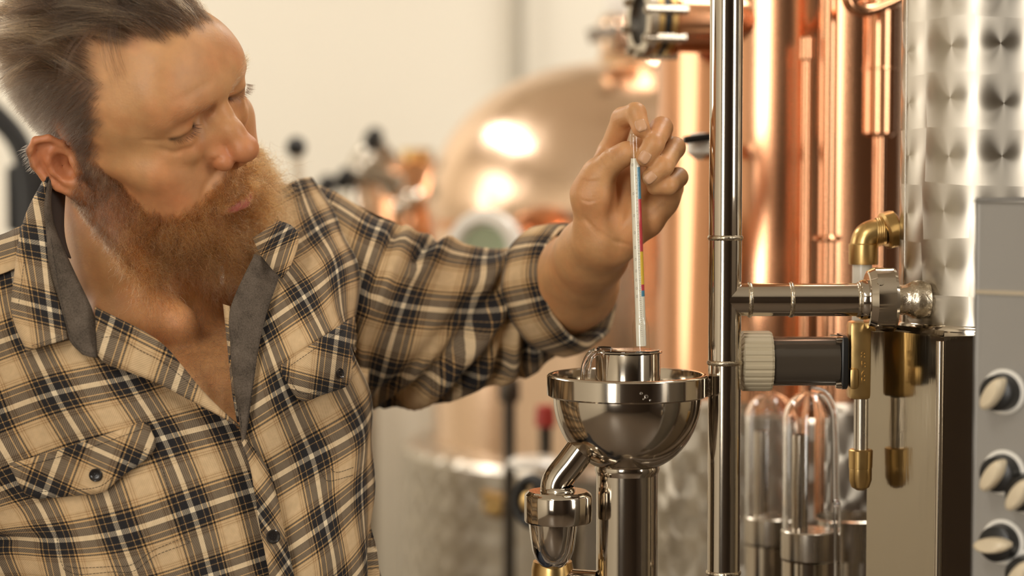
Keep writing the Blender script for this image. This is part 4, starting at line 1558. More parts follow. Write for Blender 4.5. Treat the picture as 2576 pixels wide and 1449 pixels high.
# ================================================================== shirt
def plaid_mat():
    m = mat('plaid_flannel', (.6, .45, .28), .9, 0, .2)
    b = bsdf(m)
    b.inputs['Sheen Weight'].default_value = .06
    b.inputs['Sheen Roughness'].default_value = .5
    tc = nd(m, 'ShaderNodeTexCoord')
    sp = nd(m, 'ShaderNodeSeparateXYZ')
    lk(m, tc.outputs['UV'], sp.inputs[0])
    tan = (.57, .39, .21)
    tan2 = (.65, .46, .26)
    brn = (.34, .20, .09)
    drk = (.022, .020, .021)
    blk = (.011, .010, .011)
    wht = (.80, .66, .45)
    org = (.55, .32, .12)
    # half profile of one repeat, distance from the white line 0 .. 0.5
    half = [(0, wht), (.036, drk), (.145, org), (.160, drk), (.225, drk), (.232, org), (.254, blk), (.280, org), (.292, tan), (.315, brn), (.330, tan), (.350, brn), (.362, tan), (.385, tan2), (.5, tan2)]
    half = [(p, tuple(math.sqrt(q) for q in c)) for p, c in half]
    ramps = []
    for k in (0, 1):
        fr = nd(m, 'ShaderNodeMath', operation='PINGPONG')
        fr.inputs[1].default_value = .5
        lk(m, sp.outputs[k], fr.inputs[0])
        mu = nd(m, 'ShaderNodeMath', operation='MULTIPLY')
        mu.inputs[1].default_value = 2.0
        lk(m, fr.outputs[0], mu.inputs[0])
        r = nd(m, 'ShaderNodeValToRGB')
        r.color_ramp.interpolation = 'CONSTANT'
        el_ = r.color_ramp.elements
        el_[0].position = 0
        el_[0].color = (*half[0][1], 1)
        el_[1].position = half[1][0] * 2
        el_[1].color = (*half[1][1], 1)
        for p, c in half[2:]:
            e = el_.new(min(p * 2, .9999))
            e.color = (*c, 1)
        lk(m, mu.outputs[0], r.inputs[0])
        ramps.append(r)
    # twill: warp and weft alternate along fine diagonals
    ad = nd(m, 'ShaderNodeMath', operation='ADD')
    lk(m, sp.outputs[0], ad.inputs[0])
    lk(m, sp.outputs[1], ad.inputs[1])
    tw = nd(m, 'ShaderNodeMath', operation='MULTIPLY')
    tw.inputs[1].default_value = 2 * math.pi * 30
    lk(m, ad.outputs[0], tw.inputs[0])
    sn = nd(m, 'ShaderNodeMath', operation='SINE')
    lk(m, tw.outputs[0], sn.inputs[0])
    mr = nd(m, 'ShaderNodeMapRange')
    mr.inputs['From Min'].default_value = -.6
    mr.inputs['From Max'].default_value = .6
    mr.inputs['To Min'].default_value = .22
    mr.inputs['To Max'].default_value = .78
    lk(m, sn.outputs[0], mr.inputs['Value'])
    sq = []
    for k in (0, 1):                       # the ramps hold square roots: back to thread colours
        v = nd(m, 'ShaderNodeVectorMath', operation='MULTIPLY')
        lk(m, ramps[k].outputs[0], v.inputs[0])
        lk(m, ramps[k].outputs[0], v.inputs[1])
        sq.append(v)
    ml = nd(m, 'ShaderNodeVectorMath', operation='MULTIPLY')      # evenly woven tone
    lk(m, ramps[0].outputs[0], ml.inputs[0])
    lk(m, ramps[1].outputs[0], ml.inputs[1])
    m0 = nd(m, 'ShaderNodeMix', data_type='RGBA')
    lk(m, mr.outputs[0], m0.inputs['Factor'])
    lk(m, sq[0].outputs[0], m0.inputs[6])
    lk(m, sq[1].outputs[0], m0.inputs[7])
    mx = nd(m, 'ShaderNodeMix', data_type='RGBA')
    mx.inputs['Factor'].default_value = .36
    lk(m, ml.outputs[0], mx.inputs[6])
    lk(m, m0.outputs[2], mx.inputs[7])
    nz = nd(m, 'ShaderNodeTexNoise', Scale=9.0, Detail=6.0)
    lk(m, tc.outputs['UV'], nz.inputs['Vector'])
    m2 = nd(m, 'ShaderNodeMapRange')
    m2.inputs['To Min'].default_value = .80
    m2.inputs['To Max'].default_value = 1.2
    lk(m, nz.outputs[0], m2.inputs['Value'])
    sc_ = nd(m, 'ShaderNodeVectorMath', operation='SCALE')
    lk(m, mx.outputs[2], sc_.inputs[0])
    lk(m, m2.outputs[0], sc_.inputs['Scale'])
    lk(m, sc_.outputs[0], b.inputs['Base Color'])
    bp = nd(m, 'ShaderNodeBump', Strength=.25, Distance=.0004)
    lk(m, sn.outputs[0], bp.inputs['Height'])
    lk(m, bp.outputs[0], b.inputs['Normal'])
    return m


def chambray_mat():
    m = mat('grey_chambray', (.115, .09, .068), .95, 0, .15)
    tc = nd(m, 'ShaderNodeTexCoord')
    nz = nd(m, 'ShaderNodeTexNoise', Scale=900.0, Detail=3.0)
    lk(m, tc.outputs['Object'], nz.inputs['Vector'])
    n2 = nd(m, 'ShaderNodeTexNoise', Scale=60.0, Detail=4.0)
    lk(m, tc.outputs['Object'], n2.inputs['Vector'])
    ad = nd(m, 'ShaderNodeMath', operation='ADD')
    lk(m, nz.outputs[0], ad.inputs[0])
    lk(m, n2.outputs[0], ad.inputs[1])
    r = nd(m, 'ShaderNodeValToRGB')
    r.color_ramp.elements[0].position = .35
    r.color_ramp.elements[0].color = (.062, .048, .036, 1)
    r.color_ramp.elements[1].position = .75
    r.color_ramp.elements[1].color = (.19, .15, .115, 1)
    mu = nd(m, 'ShaderNodeMath', operation='MULTIPLY')
    mu.inputs[1].default_value = .5
    lk(m, ad.outputs[0], mu.inputs[0])
    lk(m, mu.outputs[0], r.inputs[0])
    lk(m, r.outputs[0], bsdf(m).inputs['Base Color'])
    bp = nd(m, 'ShaderNodeBump', Strength=.3, Distance=.0005)
    lk(m, nz.outputs[0], bp.inputs['Height'])
    lk(m, bp.outputs[0], bsdf(m).inputs['Normal'])
    return m


M_plaid = plaid_mat()
M_cham = chambray_mat()
M_thread = mat('dark_thread', (.03, .024, .02), .8)
M_button = mat('dark_button', (.022, .018, .016), .18)


def crow(P, i, t):
    n = len(P)
    a, b, c, d = P[max(i - 1, 0)], P[i], P[min(i + 1, n - 1)], P[min(i + 2, n - 1)]
    if i == 0:
        a = 2 * b - c
    if i + 2 > n - 1:
        d = 2 * c - b
    return .5 * (2 * b + (c - a) * t + (2 * a - 5 * b + 4 * c - d) * t * t + (3 * b - a - 3 * c + d) * t ** 3)


def grid_surface(C, n):
    """C[rows][cols][k] control points -> bicubic interpolation, n samples per cell; returns array and index coords"""
    C = np.asarray(C, float)
    R, Cc = C.shape[:2]
    us = np.linspace(0, Cc - 1, (Cc - 1) * n + 1)
    vs = np.linspace(0, R - 1, (R - 1) * n + 1)
    A = np.stack([crow(C.transpose(1, 0, 2), min(int(u), Cc - 2), u - min(int(u), Cc - 2)) for u in us], 1)   # rows x nu
    B = np.stack([crow(A, min(int(v), R - 2), v - min(int(v), R - 2)) for v in vs], 0)                        # nv x nu
    U, V = np.meshgrid(us, vs)
    return B, U, V


def px_of(P):
    return np.stack([1288 + FPX * P[..., 0] / -P[..., 2], 724.5 - FPX * P[..., 1] / -P[..., 2]], -1)


def in_poly(pt, poly):
    x, y = pt[..., 0], pt[..., 1]
    ins = np.zeros(x.shape, bool)
    n = len(poly)
    for i in range(n):
        x0, y0 = poly[i]
        x1, y1 = poly[(i + 1) % n]
        c = ((y0 > y) != (y1 > y)) & (x < (x1 - x0) * (y - y0) / (y1 - y0 + 1e-12) + x0)
        ins ^= c
    return ins


def quads(nv, nu):
    i = np.arange(nv - 1)[:, None] * nu + np.arange(nu - 1)[None]
    return np.stack([i, i + nu, i + nu + 1, i + 1], -1).reshape(-1, 4)


def wrinkle(U, V, amp, seed, f=1.0):
    r = np.random.default_rng(seed)
    Wd = np.zeros_like(U)
    for k in range(9):
        a = r.uniform(0, math.pi)
        fr = r.uniform(1.2, 5.0) * f
        Wd += np.sin((U * math.cos(a) + V * math.sin(a)) * fr + r.uniform(0, 6.28)) / fr * 1.6
    return Wd * amp


def displace(B, d):
    """push a surface grid (camera frame) along its camera-facing normal by d metres"""
    du = np.gradient(B, axis=1)
    dv = np.gradient(B, axis=0)
    N = np.cross(du, dv)
    N /= np.linalg.norm(N, axis=-1, keepdims=True) + 1e-12
    N *= np.sign((N * -B).sum(-1, keepdims=True) + 1e-12)
    return B + N * d[..., None]


def cloth(name, B, U, V, material, parent, cut=None, thick=0.0):
    nv, nu = B.shape[:2]
    F = quads(nv, nu)
    P = B.reshape(-1, 3)
    if cut is not None:
        c = P[F].mean(1)
        F = F[~in_poly(px_of(c), cut)]
        used = np.unique(F)
        mp_ = -np.ones(len(P), int)
        mp_[used] = np.arange(len(used))
        F = mp_[F]
        P = P[used]
        uv = np.stack([U.ravel(), V.ravel()], 1)[used]
    else:
        uv = np.stack([U.ravel(), V.ravel()], 1)
    o = mk(name, C2W(P), F, material, parent, True, uv)
    if thick:
        md = o.modifiers.new('thickness', 'SOLIDIFY')
        md.thickness = thick
        md.offset = 0.0
    return o


shirt = bpy.data.objects.new('plaid_shirt', None)
COL.objects.link(shirt)
shirt.parent = man
shirt['label'] = 'beige and black plaid flannel shirt'


def chest(px, py, lift=0.0):
    """a point on the shirt front over the chest"""
    d = torso_depth(px, py)
    # the chest leans back towards the neck and shoulders
    f = float(np.interp(px, [350, 560], [1, 0]))
    d += f * float(np.interp(py, [440, 560, 680, 800, 900], [.075, .05, .028, .008, 0])) + (1 - f) * .00009 * max(0, 800 - py)
    return PXC(px, py, d - lift)


# ---- right front (picture left). Rows are woven horizontal lines, columns vertical lines of the plaid
RF = [
    [(-330, 800), (-230, 760), (-110, 715), (30, 672), (190, 640), (370, 600), (540, 570)],
    [(-420, 1010), (-260, 960), (-95, 893), (62, 836), (240, 795), (420, 770), (560, 740)],
    [(-370, 1160), (-205, 1110), (-40, 1050), (138, 989), (318, 951), (485, 903), (640, 860)],
    [(-270, 1330), (-110, 1275), (45, 1215), (232, 1152), (412, 1103), (578, 1062), (740, 1020)],
    [(-190, 1390), (-30, 1362), (137, 1362), (302, 1338), (482, 1281), (632, 1234), (790, 1190)],
    [(-130, 1500), (30, 1490), (180, 1500), (360, 1495), (530, 1447), (670, 1400), (820, 1350)],
    [(-80, 1650), (80, 1640), (230, 1645), (400, 1640), (570, 1590), (710, 1545), (860, 1500)],
    [(-40, 1820), (120, 1810), (270, 1820), (430, 1810), (600, 1760), (740, 1715), (890, 1670)],
]
C = [[chest(*p) for p in row] for row in RF]
# columns past the near side wrap round to the back
for r in range(len(C)):
    C[r][0] = PXC(RF[r][0][0], RF[r][0][1], torso_depth(*RF[r][1]) + .05)
B, U, V = grid_surface(C, 16)
D_ = wrinkle(U, V, .0032, 3)
# fold dragged from the armpit across the lower pocket
D_ += -.007 * np.exp(-(((V - (4.02 - .10 * (U - 1.2) ** 2)) / .13) ** 2)) * np.exp(-((U - .6) / 1.0) ** 2)
D_ += .006 * np.exp(-(((V - (3.72 - .10 * (U - 1.2) ** 2)) / .16) ** 2)) * np.exp(-((U - .6) / 1.0) ** 2)
B = displace(B, D_)
CUT_R = [(112, 300), (114, 450), (122, 540), (148, 663), (190, 767), (214, 830), (228, 865), (262, 862), (330, 893), (420, 937), (500, 1003), (592, 1068), (618, 1095), (640, 1170), (664, 1300), (686, 1400), (712, 1500), (760, 1900), (1200, 1900), (1200, 300)]
rf = cloth('front_panel', B, U + .0, V, M_plaid, shirt, CUT_R)
rf['label'] = 'right front panel of the plaid shirt'
RFB = B

# ---- left front (picture right)
LF = [
    [(455, 620), (560, 560), (660, 505), (745, 462), (782, 448)],
    [(470, 740), (590, 690), (690, 632), (795, 582), (838, 562)],
    [(545, 880), (656, 812), (768, 743), (856, 677), (894, 655)],
    [(590, 1055), (716, 979), (838, 905), (884, 862), (906, 845)],
    [(640, 1225), (777, 1147), (899, 1072), (931, 1030), (915, 1000)],
    [(675, 1410), (811, 1317), (901, 1238), (929, 1200), (908, 1170)],
    [(700, 1600), (848, 1492), (926, 1402), (934, 1375), (915, 1350)],
    [(730, 1780), (875, 1665), (940, 1570), (938, 1540), (920, 1515)],
]
C = []
for r, row in enumerate(LF):
    cr_ = []
    for c, p in enumerate(row):
        q = chest(*p)
        cr_.append(q)
    d2 = -cr_[2][2]
    if r >= 3:
        cr_[3] = PXC(*row[3], d2 + .035)
        cr_[4] = PXC(*row[4], d2 + .105)
    C.append(cr_)
# shoulder slopes away
for c, d in zip(range(5), (1.76, 1.79, 1.83, 1.865, 1.90)):
    C[0][c] = PXC(*LF[0][c], d)
for c, d in zip(range(5), (1.70, 1.72, 1.755, 1.80, 1.85)):
    C[1][c] = PXC(*LF[1][c], d)
for c, d in zip(range(5), (1.68, 1.69, 1.715, 1.76, 1.82)):
    C[2][c] = PXC(*LF[2][c], d)
for c, d in zip(range(5), (1.675, 1.68, 1.715, 1.755, 1.83)):
    C[3][c] = PXC(*LF[3][c], d)
B, U, V = grid_surface(C, 16)
B = displace(B, wrinkle(U, V, .0026, 5) + .004 * np.exp(-((V - 2.9) / .25) ** 2) * np.exp(-((U - 2.6) / .6) ** 2))
CUT_L = [(560, 300), (640, 300), (630, 560), (640, 660), (636, 720), (626, 850), (618, 950), (608, 1080), (612, 1130), (645, 1200), (668, 1330), (690, 1449), (730, 1800), (300, 1800), (300, 300)]
lf = cloth('front_panel', B, U, V, M_plaid, shirt, CUT_L)
lf['label'] = 'left front panel of the plaid shirt'
# armhole: the panel ends at the sleeve seam (picture right of this line belongs to the sleeve)
LFB = B
_lpx = px_of(LFB).reshape(-1, 2)
_lz = -LFB.reshape(-1, 3)[:, 2]
_rpx = px_of(RFB).reshape(-1, 2)
_rz = -RFB.reshape(-1, 3)[:, 2]


def near_depth(pp, zz, x, y):
    e = (pp[:, 0] - x) ** 2 + (pp[:, 1] - y) ** 2
    i_ = np.argpartition(e, 4)[:4]
    w_ = 1 / (e[i_] + 4.0)
    return float((zz[i_] * w_).sum() / w_.sum())


def lf_depth(x, y):
    return near_depth(_lpx, _lz, x, y)


def rf_depth(x, y):
    return near_depth(_rpx, _rz, x, y)


# ---- strips and flaps: ruled surfaces between two measured edges
def ruled(name, e0, e1, material, n=24, mlt=8, lift=(.004, .004), bulge=0.0, uvf=None, parent=shirt, thick=.0012, depth=None, wr=.0):
    e0, e1 = cr(np.array(e0, float), 8), cr(np.array(e1, float), 8)
    def samp(e):
        s = np.concatenate([[0], np.cumsum(np.linalg.norm(np.diff(e[:, :2], axis=0), axis=1))])
        t = np.linspace(0, s[-1], n)
        return np.stack([np.interp(t, s, e[:, k]) for k in range(e.shape[1])], 1)
    a, b = samp(e0), samp(e1)
    G = np.zeros((mlt, n, 3))
    uv = np.zeros((mlt, n, 2))
    for i in range(mlt):
        f = i / (mlt - 1)
        for j in range(n):
            p = a[j] * (1 - f) + b[j] * f
            d = depth(*p) if depth else -chest(p[0], p[1])[2]
            lf_ = lift[0] * (1 - f) + lift[1] * f + bulge * math.sin(math.pi * f)
            G[i, j] = PXC(p[0], p[1], d - lf_)
            uv[i, j] = uvf(p[0], p[1], f, j / (n - 1)) if uvf else (f, j / n)
    if wr:
        u_, v_ = np.meshgrid(np.linspace(0, 3, n), np.linspace(0, 1, mlt))
        G = displace(G, wrinkle(u_, v_, wr, 11))
    return cloth(name, G, uv[..., 0], uv[..., 1], material, parent, None, thick)


def affuv(p0, pu, pv, o=(0.0, 0.0)):
    """affine plaid coordinates: p0 -> o, p0+pu -> u+1, p0+pv -> v+1"""
    M = np.linalg.inv(np.array([pu, pv], float).T)
    return lambda x, y, f, t: tuple(M @ np.array([x - p0[0], y - p0[1]]) + np.array(o))


# turned-back facing of the right front
fa = ruled('front_facing', [(238, 772), (300, 803), (352, 830), (405, 865), (450, 915), (500, 972), (560, 1028), (604, 1066)],
           [(245, 893), (268, 917), (312, 931), (400, 965), (460, 997), (515, 1027), (565, 1055), (606, 1078)], M_plaid, 30, 8, (.007, .010), .003,
           affuv((268, 850), (180, 95), (-60, 190), (0, .42)), wr=.0006, depth=lambda x, y: min(-chest(x, y)[2], rf_depth(x, y)))
# contrast grey placket of the left front, lying open
def pl_depth(x, y):
    return min(-chest(x, y)[2], lf_depth(x, y) + .004)


gp = ruled('placket_lining', [(640, 640), (592, 740), (575, 800), (580, 880), (590, 980), (600, 1055), (606, 1120), (628, 1180)],
           [(712, 660), (700, 705), (668, 795), (648, 880), (634, 985), (624, 1075), (619, 1125), (634, 1185)], M_cham, 40, 7, (.012, .012), .002, wr=.0008, depth=pl_depth)
gp['label'] = 'grey chambray placket lining'
ruled('lining_edge', [(562, 765), (572, 860), (585, 985), (598, 1062)], [(578, 770), (583, 862), (592, 985), (602, 1062)], M_plaid, 20, 3, (.002, .009), 0, affuv((570, 760), (150, 40), (-40, 160), (.45, .4)))
# buttoned placket below
pk = ruled('button_placket', [(606, 1105), (630, 1180), (648, 1280), (664, 1380), (680, 1460), (705, 1600)], [(622, 1105), (664, 1165), (690, 1240), (714, 1345), (740, 1449), (770, 1600)], M_plaid, 40, 6, (.013, .009), .002,
           affuv((650, 1290), (75, 125), (60, -78), (0, 0)), wr=.0006, depth=lambda x, y: min(lf_depth(x, y), rf_depth(x, y)))
# ---- collar, right side (picture left)
def col_depth(x, y):
    return -chest(x, y)[2]


cl = ruled('collar_leaf', [(116, 440), (72, 530), (52, 610), (40, 690), (27, 775), (38, 830), (62, 884)],
           [(124, 446), (110, 520), (112, 570), (124, 663), (152, 767), (164, 815), (170, 852)], M_plaid, 40, 9, (.007, .013), .006,
           affuv((105, 620), (165, 40), (20, 160), (0, .02)), depth=col_depth, wr=.0008)
ruled('collar_lining', [(122, 446), (108, 520), (112, 570), (124, 663), (152, 767), (164, 815), (174, 858), (205, 893)],
      [(134, 462), (128, 520), (136, 580), (172, 663), (228, 767), (246, 820), (250, 860), (251, 900)], M_cham, 40, 7, (.013, .008), .003, depth=col_depth, wr=.0008)
ruled('collar_stand', [(128, 450), (130, 540), (150, 600), (170, 645)], [(165, 470), (160, 560), (165, 610), (178, 650)], mat('collar_shade', (.05, .035, .028), .9), 14, 4, (.002, -.018), 0, depth=col_depth)  # dark colour stands in for the shadow inside the collar
# collar, left side: mostly behind the beard
def colL(x, y):
    return float(np.interp(y, [480, 600, 700, 800], [1.80, 1.74, 1.70, 1.68]))


ruled('collar_leaf', [(636, 600), (656, 640), (680, 672), (702, 700)], [(700, 552), (735, 574), (752, 606), (730, 668)], M_plaid, 24, 6, (.0, .012), .004,
      affuv((719, 584), (-60, 150), (150, -70), (0, 0)), depth=colL, wr=.0008)

# ---- pocket flaps
def flap(top, bot, uvf, depth, lift=.006):
    return ruled('pocket_flap', top, bot, M_plaid, 28, 9, (.003, lift), .002, uvf, thick=.002, depth=depth)


f1 = flap([(24, 1168), (190, 1118), (366, 1060)], [(26, 1172), (68, 1246), (112, 1253), (185, 1247), (258, 1238), (298, 1206), (388, 1132), (374, 1070)],
          lambda x, y, f, t: (((x - 149) + (y - 1149) * 39 / 103) / 213, ((y - 1119) - (x - 217) * 42 / 93) / 165), rf_depth)
f2 = flap([(705, 922), (790, 862), (890, 796)], [(708, 938), (754, 1007), (810, 992), (859, 976), (878, 962), (892, 916), (896, 840)],
          lambda x, y, f, t: ((x - 845 + (y - 850) * .12) / 150, ((y - 850) + (x - 845) * -.25) / 150), lf_depth)
for nm, pl_ in (('pocket_seam', [(161, 1433), (150, 1400), (140, 1330)]), ('pocket_seam', [(161, 1433), (199, 1445), (280, 1439), (335, 1437), (393, 1397), (478, 1364), (464, 1352), (430, 1250), (406, 1170)]),
                ('pocket_seam', [(167, 1424), (200, 1429), (280, 1425), (330, 1421), (388, 1384), (464, 1352)]),
                ('flap_stitch', [(34, 1176), (110, 1160), (220, 1128), (362, 1078)]), ('flap_stitch', [(80, 1238), (180, 1233), (252, 1223), (295, 1188), (370, 1128)]),
                ('pocket_seam', [(800, 1160), (812, 1195), (830, 1210), (890, 1195)]), ('pocket_seam', [(822, 1165), (845, 1188), (890, 1176)]),
                ('flap_stitch', [(716, 930), (800, 872), (884, 815)]), ('flap_stitch', [(722, 938), (760, 990), (850, 962), (880, 905)]),
                ('facing_stitch', [(255, 848), (300, 850), (350, 880), (420, 918), (500, 985)]),
                ('placket_stitch', [(597, 760), (590, 860), (598, 980), (608, 1080)]), ('placket_stitch', [(686, 740), (655, 850), (638, 960), (622, 1080)]),
                ('collar_stitch', [(66, 600), (58, 680), (46, 770)]), ('collar_stitch', [(80, 870), (165, 842)]), ('collar_stitch', [(128, 600), (148, 720), (176, 840), (210, 884), (244, 888)])):
    lift = {'pocket_seam': .0015, 'flap_stitch': .0072, 'facing_stitch': .013, 'placket_stitch': .0125, 'collar_stitch': .019}[nm]
    pts = cr(np.array(pl_, float), 12)
    dep = col_depth if nm == 'collar_stitch' else (lf_depth if pl_[0][0] > 690 else pl_depth if nm == 'placket_stitch' else rf_depth if nm != 'facing_stitch' else (lambda x, y: min(-chest(x, y)[2], rf_depth(x, y))))
    P_ = np.array([PXC(x, y, dep(x, y) - lift - .0006) for x, y in pts])
    Pw = C2W(P_)
    sl_ = np.concatenate([[0], np.cumsum(np.linalg.norm(np.diff(Pw, axis=0), axis=1))])
    VF = []
    for a0 in np.arange(0, sl_[-1] - .0022, .0031):
        VF.append(tube_vf(np.stack([np.interp(np.linspace(a0, a0 + .0022, 3), sl_, Pw[:, c]) for c in range(3)], 1), .00026, 4))
    v, f = join_vf(*VF)
    tag(mk(nm, v, f, M_thread, shirt), kind='stuff')


def button(px, py, lift, rp_, tilt=(0, 0), depth=None):
    c = PXC(px, py, (depth or rf_depth)(px, py) - lift)
    d = .01
    nx = np.cross(chest(px + 8, py) - chest(px - 8, py), chest(px, py - 8) - chest(px, py + 8))
    nx /= np.linalg.norm(nx)
    nx = nx + np.array([tilt[0], tilt[1], 0])
    ax_ = C2W(c + nx) - C2W(c)
    r = rp_ * -c[2] / FPX
    o = lathe('button', [(0, .0002), (r * .55, .0004), (r * .66, .0010), (r * .86, .0016), (r, .0008), (r * .94, -.0008), (0, -.001)], C2W(c), M_button, shirt, axis=ax_, segs=28, cap=False)
    a_, b_, c_ = frame_of(ax_)
    for q in range(4):
        an = q * math.pi / 2 + .6
        lathe('thread_hole', [(0, .0007), (r * .09, .0007), (r * .11, .0004)], C2W(c) + r * .24 * (math.cos(an) * a_ + math.sin(an) * b_), M_black, o, axis=ax_, segs=8, cap=False)


button(241, 1195, .0095, 17)
button(855, 939, .0095, 14, depth=lf_depth)
button(687, 1350, .0165, 18, (-.25, 0), depth=lambda x, y: min(lf_depth(x, y), rf_depth(x, y)))
v, f = tube_vf(C2W(np.array([PXC(618, 832, pl_depth(618, 832) - .0145), PXC(616, 850, pl_depth(616, 850) - .0145), PXC(617, 868, pl_depth(617, 868) - .0145)])), [.0006, .0011, .0006], 8)
mk('buttonhole', v, f, mat('pale_thread', (.5, .4, .27), .8), shirt)

# ---- sleeve: stations follow the woven rings of the plaid
ST = [  # top px, bottom px, axis distance, ring number
    ((660, 470), (560, 860), 1.96, -.8),
    ((806, 466), (720, 910), 1.925, 0),
    ((962, 556), (850, 965), 1.895, 1),
    ((1084, 601), (946, 992), 1.92, 2),
    ((1222, 628), (1140, 988), 1.95, 3),
    ((1296, 626), (1262, 955), 1.965, 3.5),
    ((1368, 600), (1372, 908), 1.962, 4.1),
    ((1425, 612), (1462, 872), 1.940, 4.7),
]
nphi = 72
phi = np.linspace(0, 2 * math.pi, nphi + 1)
stat = []
for (tx, ty), (bx, by), dc, K in ST:
    row = []
    half = math.hypot(tx - bx, ty - by) / 2 * dc / FPX
    for p in phi:
        fr = (1 - math.cos(p)) / 2
        z = math.sin(p) * half * .92
        q = PXC(tx + (bx - tx) * fr, ty + (by - ty) * fr, dc)
        row.append(q + np.array([0, 0, z]))
    stat.append(row)
stat = np.array(stat)
ns = 14
ss = np.linspace(0, len(ST) - 1, (len(ST) - 1) * ns + 1)
G = np.stack([crow(stat, min(int(s), len(ST) - 2), s - min(int(s), len(ST) - 2)) for s in ss], 0)
KK = np.interp(ss, np.arange(len(ST)), [s[3] for s in ST])
K2, PH = np.meshgrid(KK, np.degrees(phi), indexing='ij')


def seg_dist(k0, p0, k1, p1, kscale=60.0):
    """distance of each sleeve point to a fold line, in roughly degrees"""
    x, y = K2 * kscale, PH
    ax_, ay_, bx_, by_ = k0 * kscale, p0, k1 * kscale, p1
    t = np.clip(((x - ax_) * (bx_ - ax_) + (y - ay_) * (by_ - ay_)) / ((bx_ - ax_) ** 2 + (by_ - ay_) ** 2), 0, 1)
    cx_, cy_ = ax_ + t * (bx_ - ax_), ay_ + t * (by_ - ay_)
    s = np.sign((bx_ - ax_) * (y - ay_) - (by_ - ay_) * (x - ax_))
    return s * np.hypot(x - cx_, y - cy_)


dd = np.zeros_like(K2)


def fold(k0, p0, k1, p1, amp, w):
    global dd
    d = seg_dist(k0, p0, k1, p1)
    dd += amp * (np.exp(-((d + w * .9) / (w * .8)) ** 2) - 1.25 * np.exp(-(d / (w * .45)) ** 2) + .5 * np.exp(-((d - w * 1.1) / (w * .9)) ** 2))


fold(3.3, 60, 2.2, 172, .012, 14)
fold(2.95, 70, 1.9, 168, .007, 13)
fold(3.5, 45, 3.42, 140, .010, 12)
fold(3.85, 80, 3.75, 160, .007, 11)
fold(3.3, 100, 2.75, 170, .008, 11)
fold(2.15, 0, 1.92, 45, .006, 12)
fold(1.35, 10, 1.25, 80, .005, 12)
fold(3.9, 20, 3.7, 80, .003, 10)
fold(1.0, 100, 1.7, 165, .004, 12)
dd += wrinkle(K2 * 1.6, PH / 40.0, .0013, 21)
dd *= np.interp(KK, [0, .8, 1.2], [0.2, .6, 1])[:, None]
dvK = np.gradient(G, axis=0)
dvP = np.gradient(G, axis=1)
dvP[:, 0] = dvP[:, -1] = G[:, 1] - G[:, -2]
N = np.cross(dvP, dvK)
N /= np.linalg.norm(N, axis=-1, keepdims=True) + 1e-12
cen = G.mean(1, keepdims=True)
N *= np.sign((N * (G - cen)).sum(-1, keepdims=True))
G = G + N * dd[..., None]
uvL = 1 + (PH - 30) / 51.4
sl = cloth('sleeve', G, K2, uvL, M_plaid, shirt)
sl['label'] = 'left sleeve rolled above the elbow'
# rolled cuff
Cc = PXC(1452, 716, 1.905)
Ax = np.array([.76, .16, .63])
Ax /= np.linalg.norm(Ax)
axw = C2W(Cc + Ax) - C2W(Cc)
pr = [(.047, -.030), (.0500, -.012), (.0525, .000), (.0550, .0042), (.0585, .0035), (.0615, -.003), (.0640, -.016), (.0650, -.030), (.0625, -.040), (.0570, -.046), (.0510, -.044)]
v, f, uv = lathe_vf(pr, C2W(Cc), axis=axw, segs=96, cap=False,
                    mod=lambda th, h: 1 + .018 * np.sin(3 * th + 40 * h) + .012 * np.sin(7 * th + 1 + 60 * h) + .009 * np.sin(11 * th))
uv = np.stack([uv[:, 0] / .047 / (2 * math.pi) * 7 + .3, uv[:, 1] / .057 + .35], 1)
# close the seam in uv by duplicating is not needed: 7 whole repeats around
cu = mk('cuff', v, f, M_plaid, shirt, True, uv)
cu['label'] = 'thick rolled cuff'

# ---- back and hidden side of the shirt, so that the body is closed from other sides
bk = []
for h in np.linspace(.09, -.45, 12):
    row = []
    for an in np.linspace(math.radians(168), math.radians(372), 40):
        aa, bb = TA - .045 + (.02 if h < -.1 else 0), TB + .005
        row.append(TC + TU * h + TL * aa * math.cos(an) + TF * bb * math.sin(an) - TL * .03)
    bk.append(row)
bk = np.array(bk)
uu, vv = np.meshgrid(np.linspace(0, 10, 40), np.linspace(0, 9, 12))
cloth('back_panel', bk, uu, vv, M_plaid, shirt)
# yoke over the near shoulder
ruled('shoulder_yoke', [(-120, 640), (-40, 606), (20, 585), (68, 560)], [(-150, 720), (-60, 705), (0, 690), (45, 672)], M_plaid, 20, 6, (-.02, .004), .004,
      affuv((0, 612), (160, -50), (10, 150), (.4, 0)), depth=col_depth)

# ---- right sleeve hanging at the picture's left, hand in the pocket; trousers and shoes below the frame
def limb(name, pts, rad, material, parent, squash=1.0, segs=28, uvs=6.0, seed=1):
    P_ = cr(np.array(pts, float), 8)
    R_ = np.interp(np.linspace(0, len(rad) - 1, len(P_)), np.arange(len(rad)), rad)
    v, f = tube_vf(P_, R_, segs, True)
    r_ = np.random.default_rng(seed)
    n = len(P_)
    j, i_ = np.meshgrid(np.arange(segs), np.arange(n))
    th = j / segs * 2 * math.pi
    w_ = sum(np.sin(k * th + i_ * r_.uniform(.1, .5) + r_.uniform(0, 6)) * .0022 for k in (2, 3, 5)).ravel()
    c_ = np.repeat(P_, segs, 0)
    v = v + (v - c_) / (np.linalg.norm(v - c_, axis=1)[:, None] + 1e-9) * w_[:, None]
    uv = np.stack([th.ravel() / (2 * math.pi) * uvs, np.repeat(np.linspace(0, n / 5.0, n), segs)], 1)
    return mk(name, v, f, material, parent, True, uv)


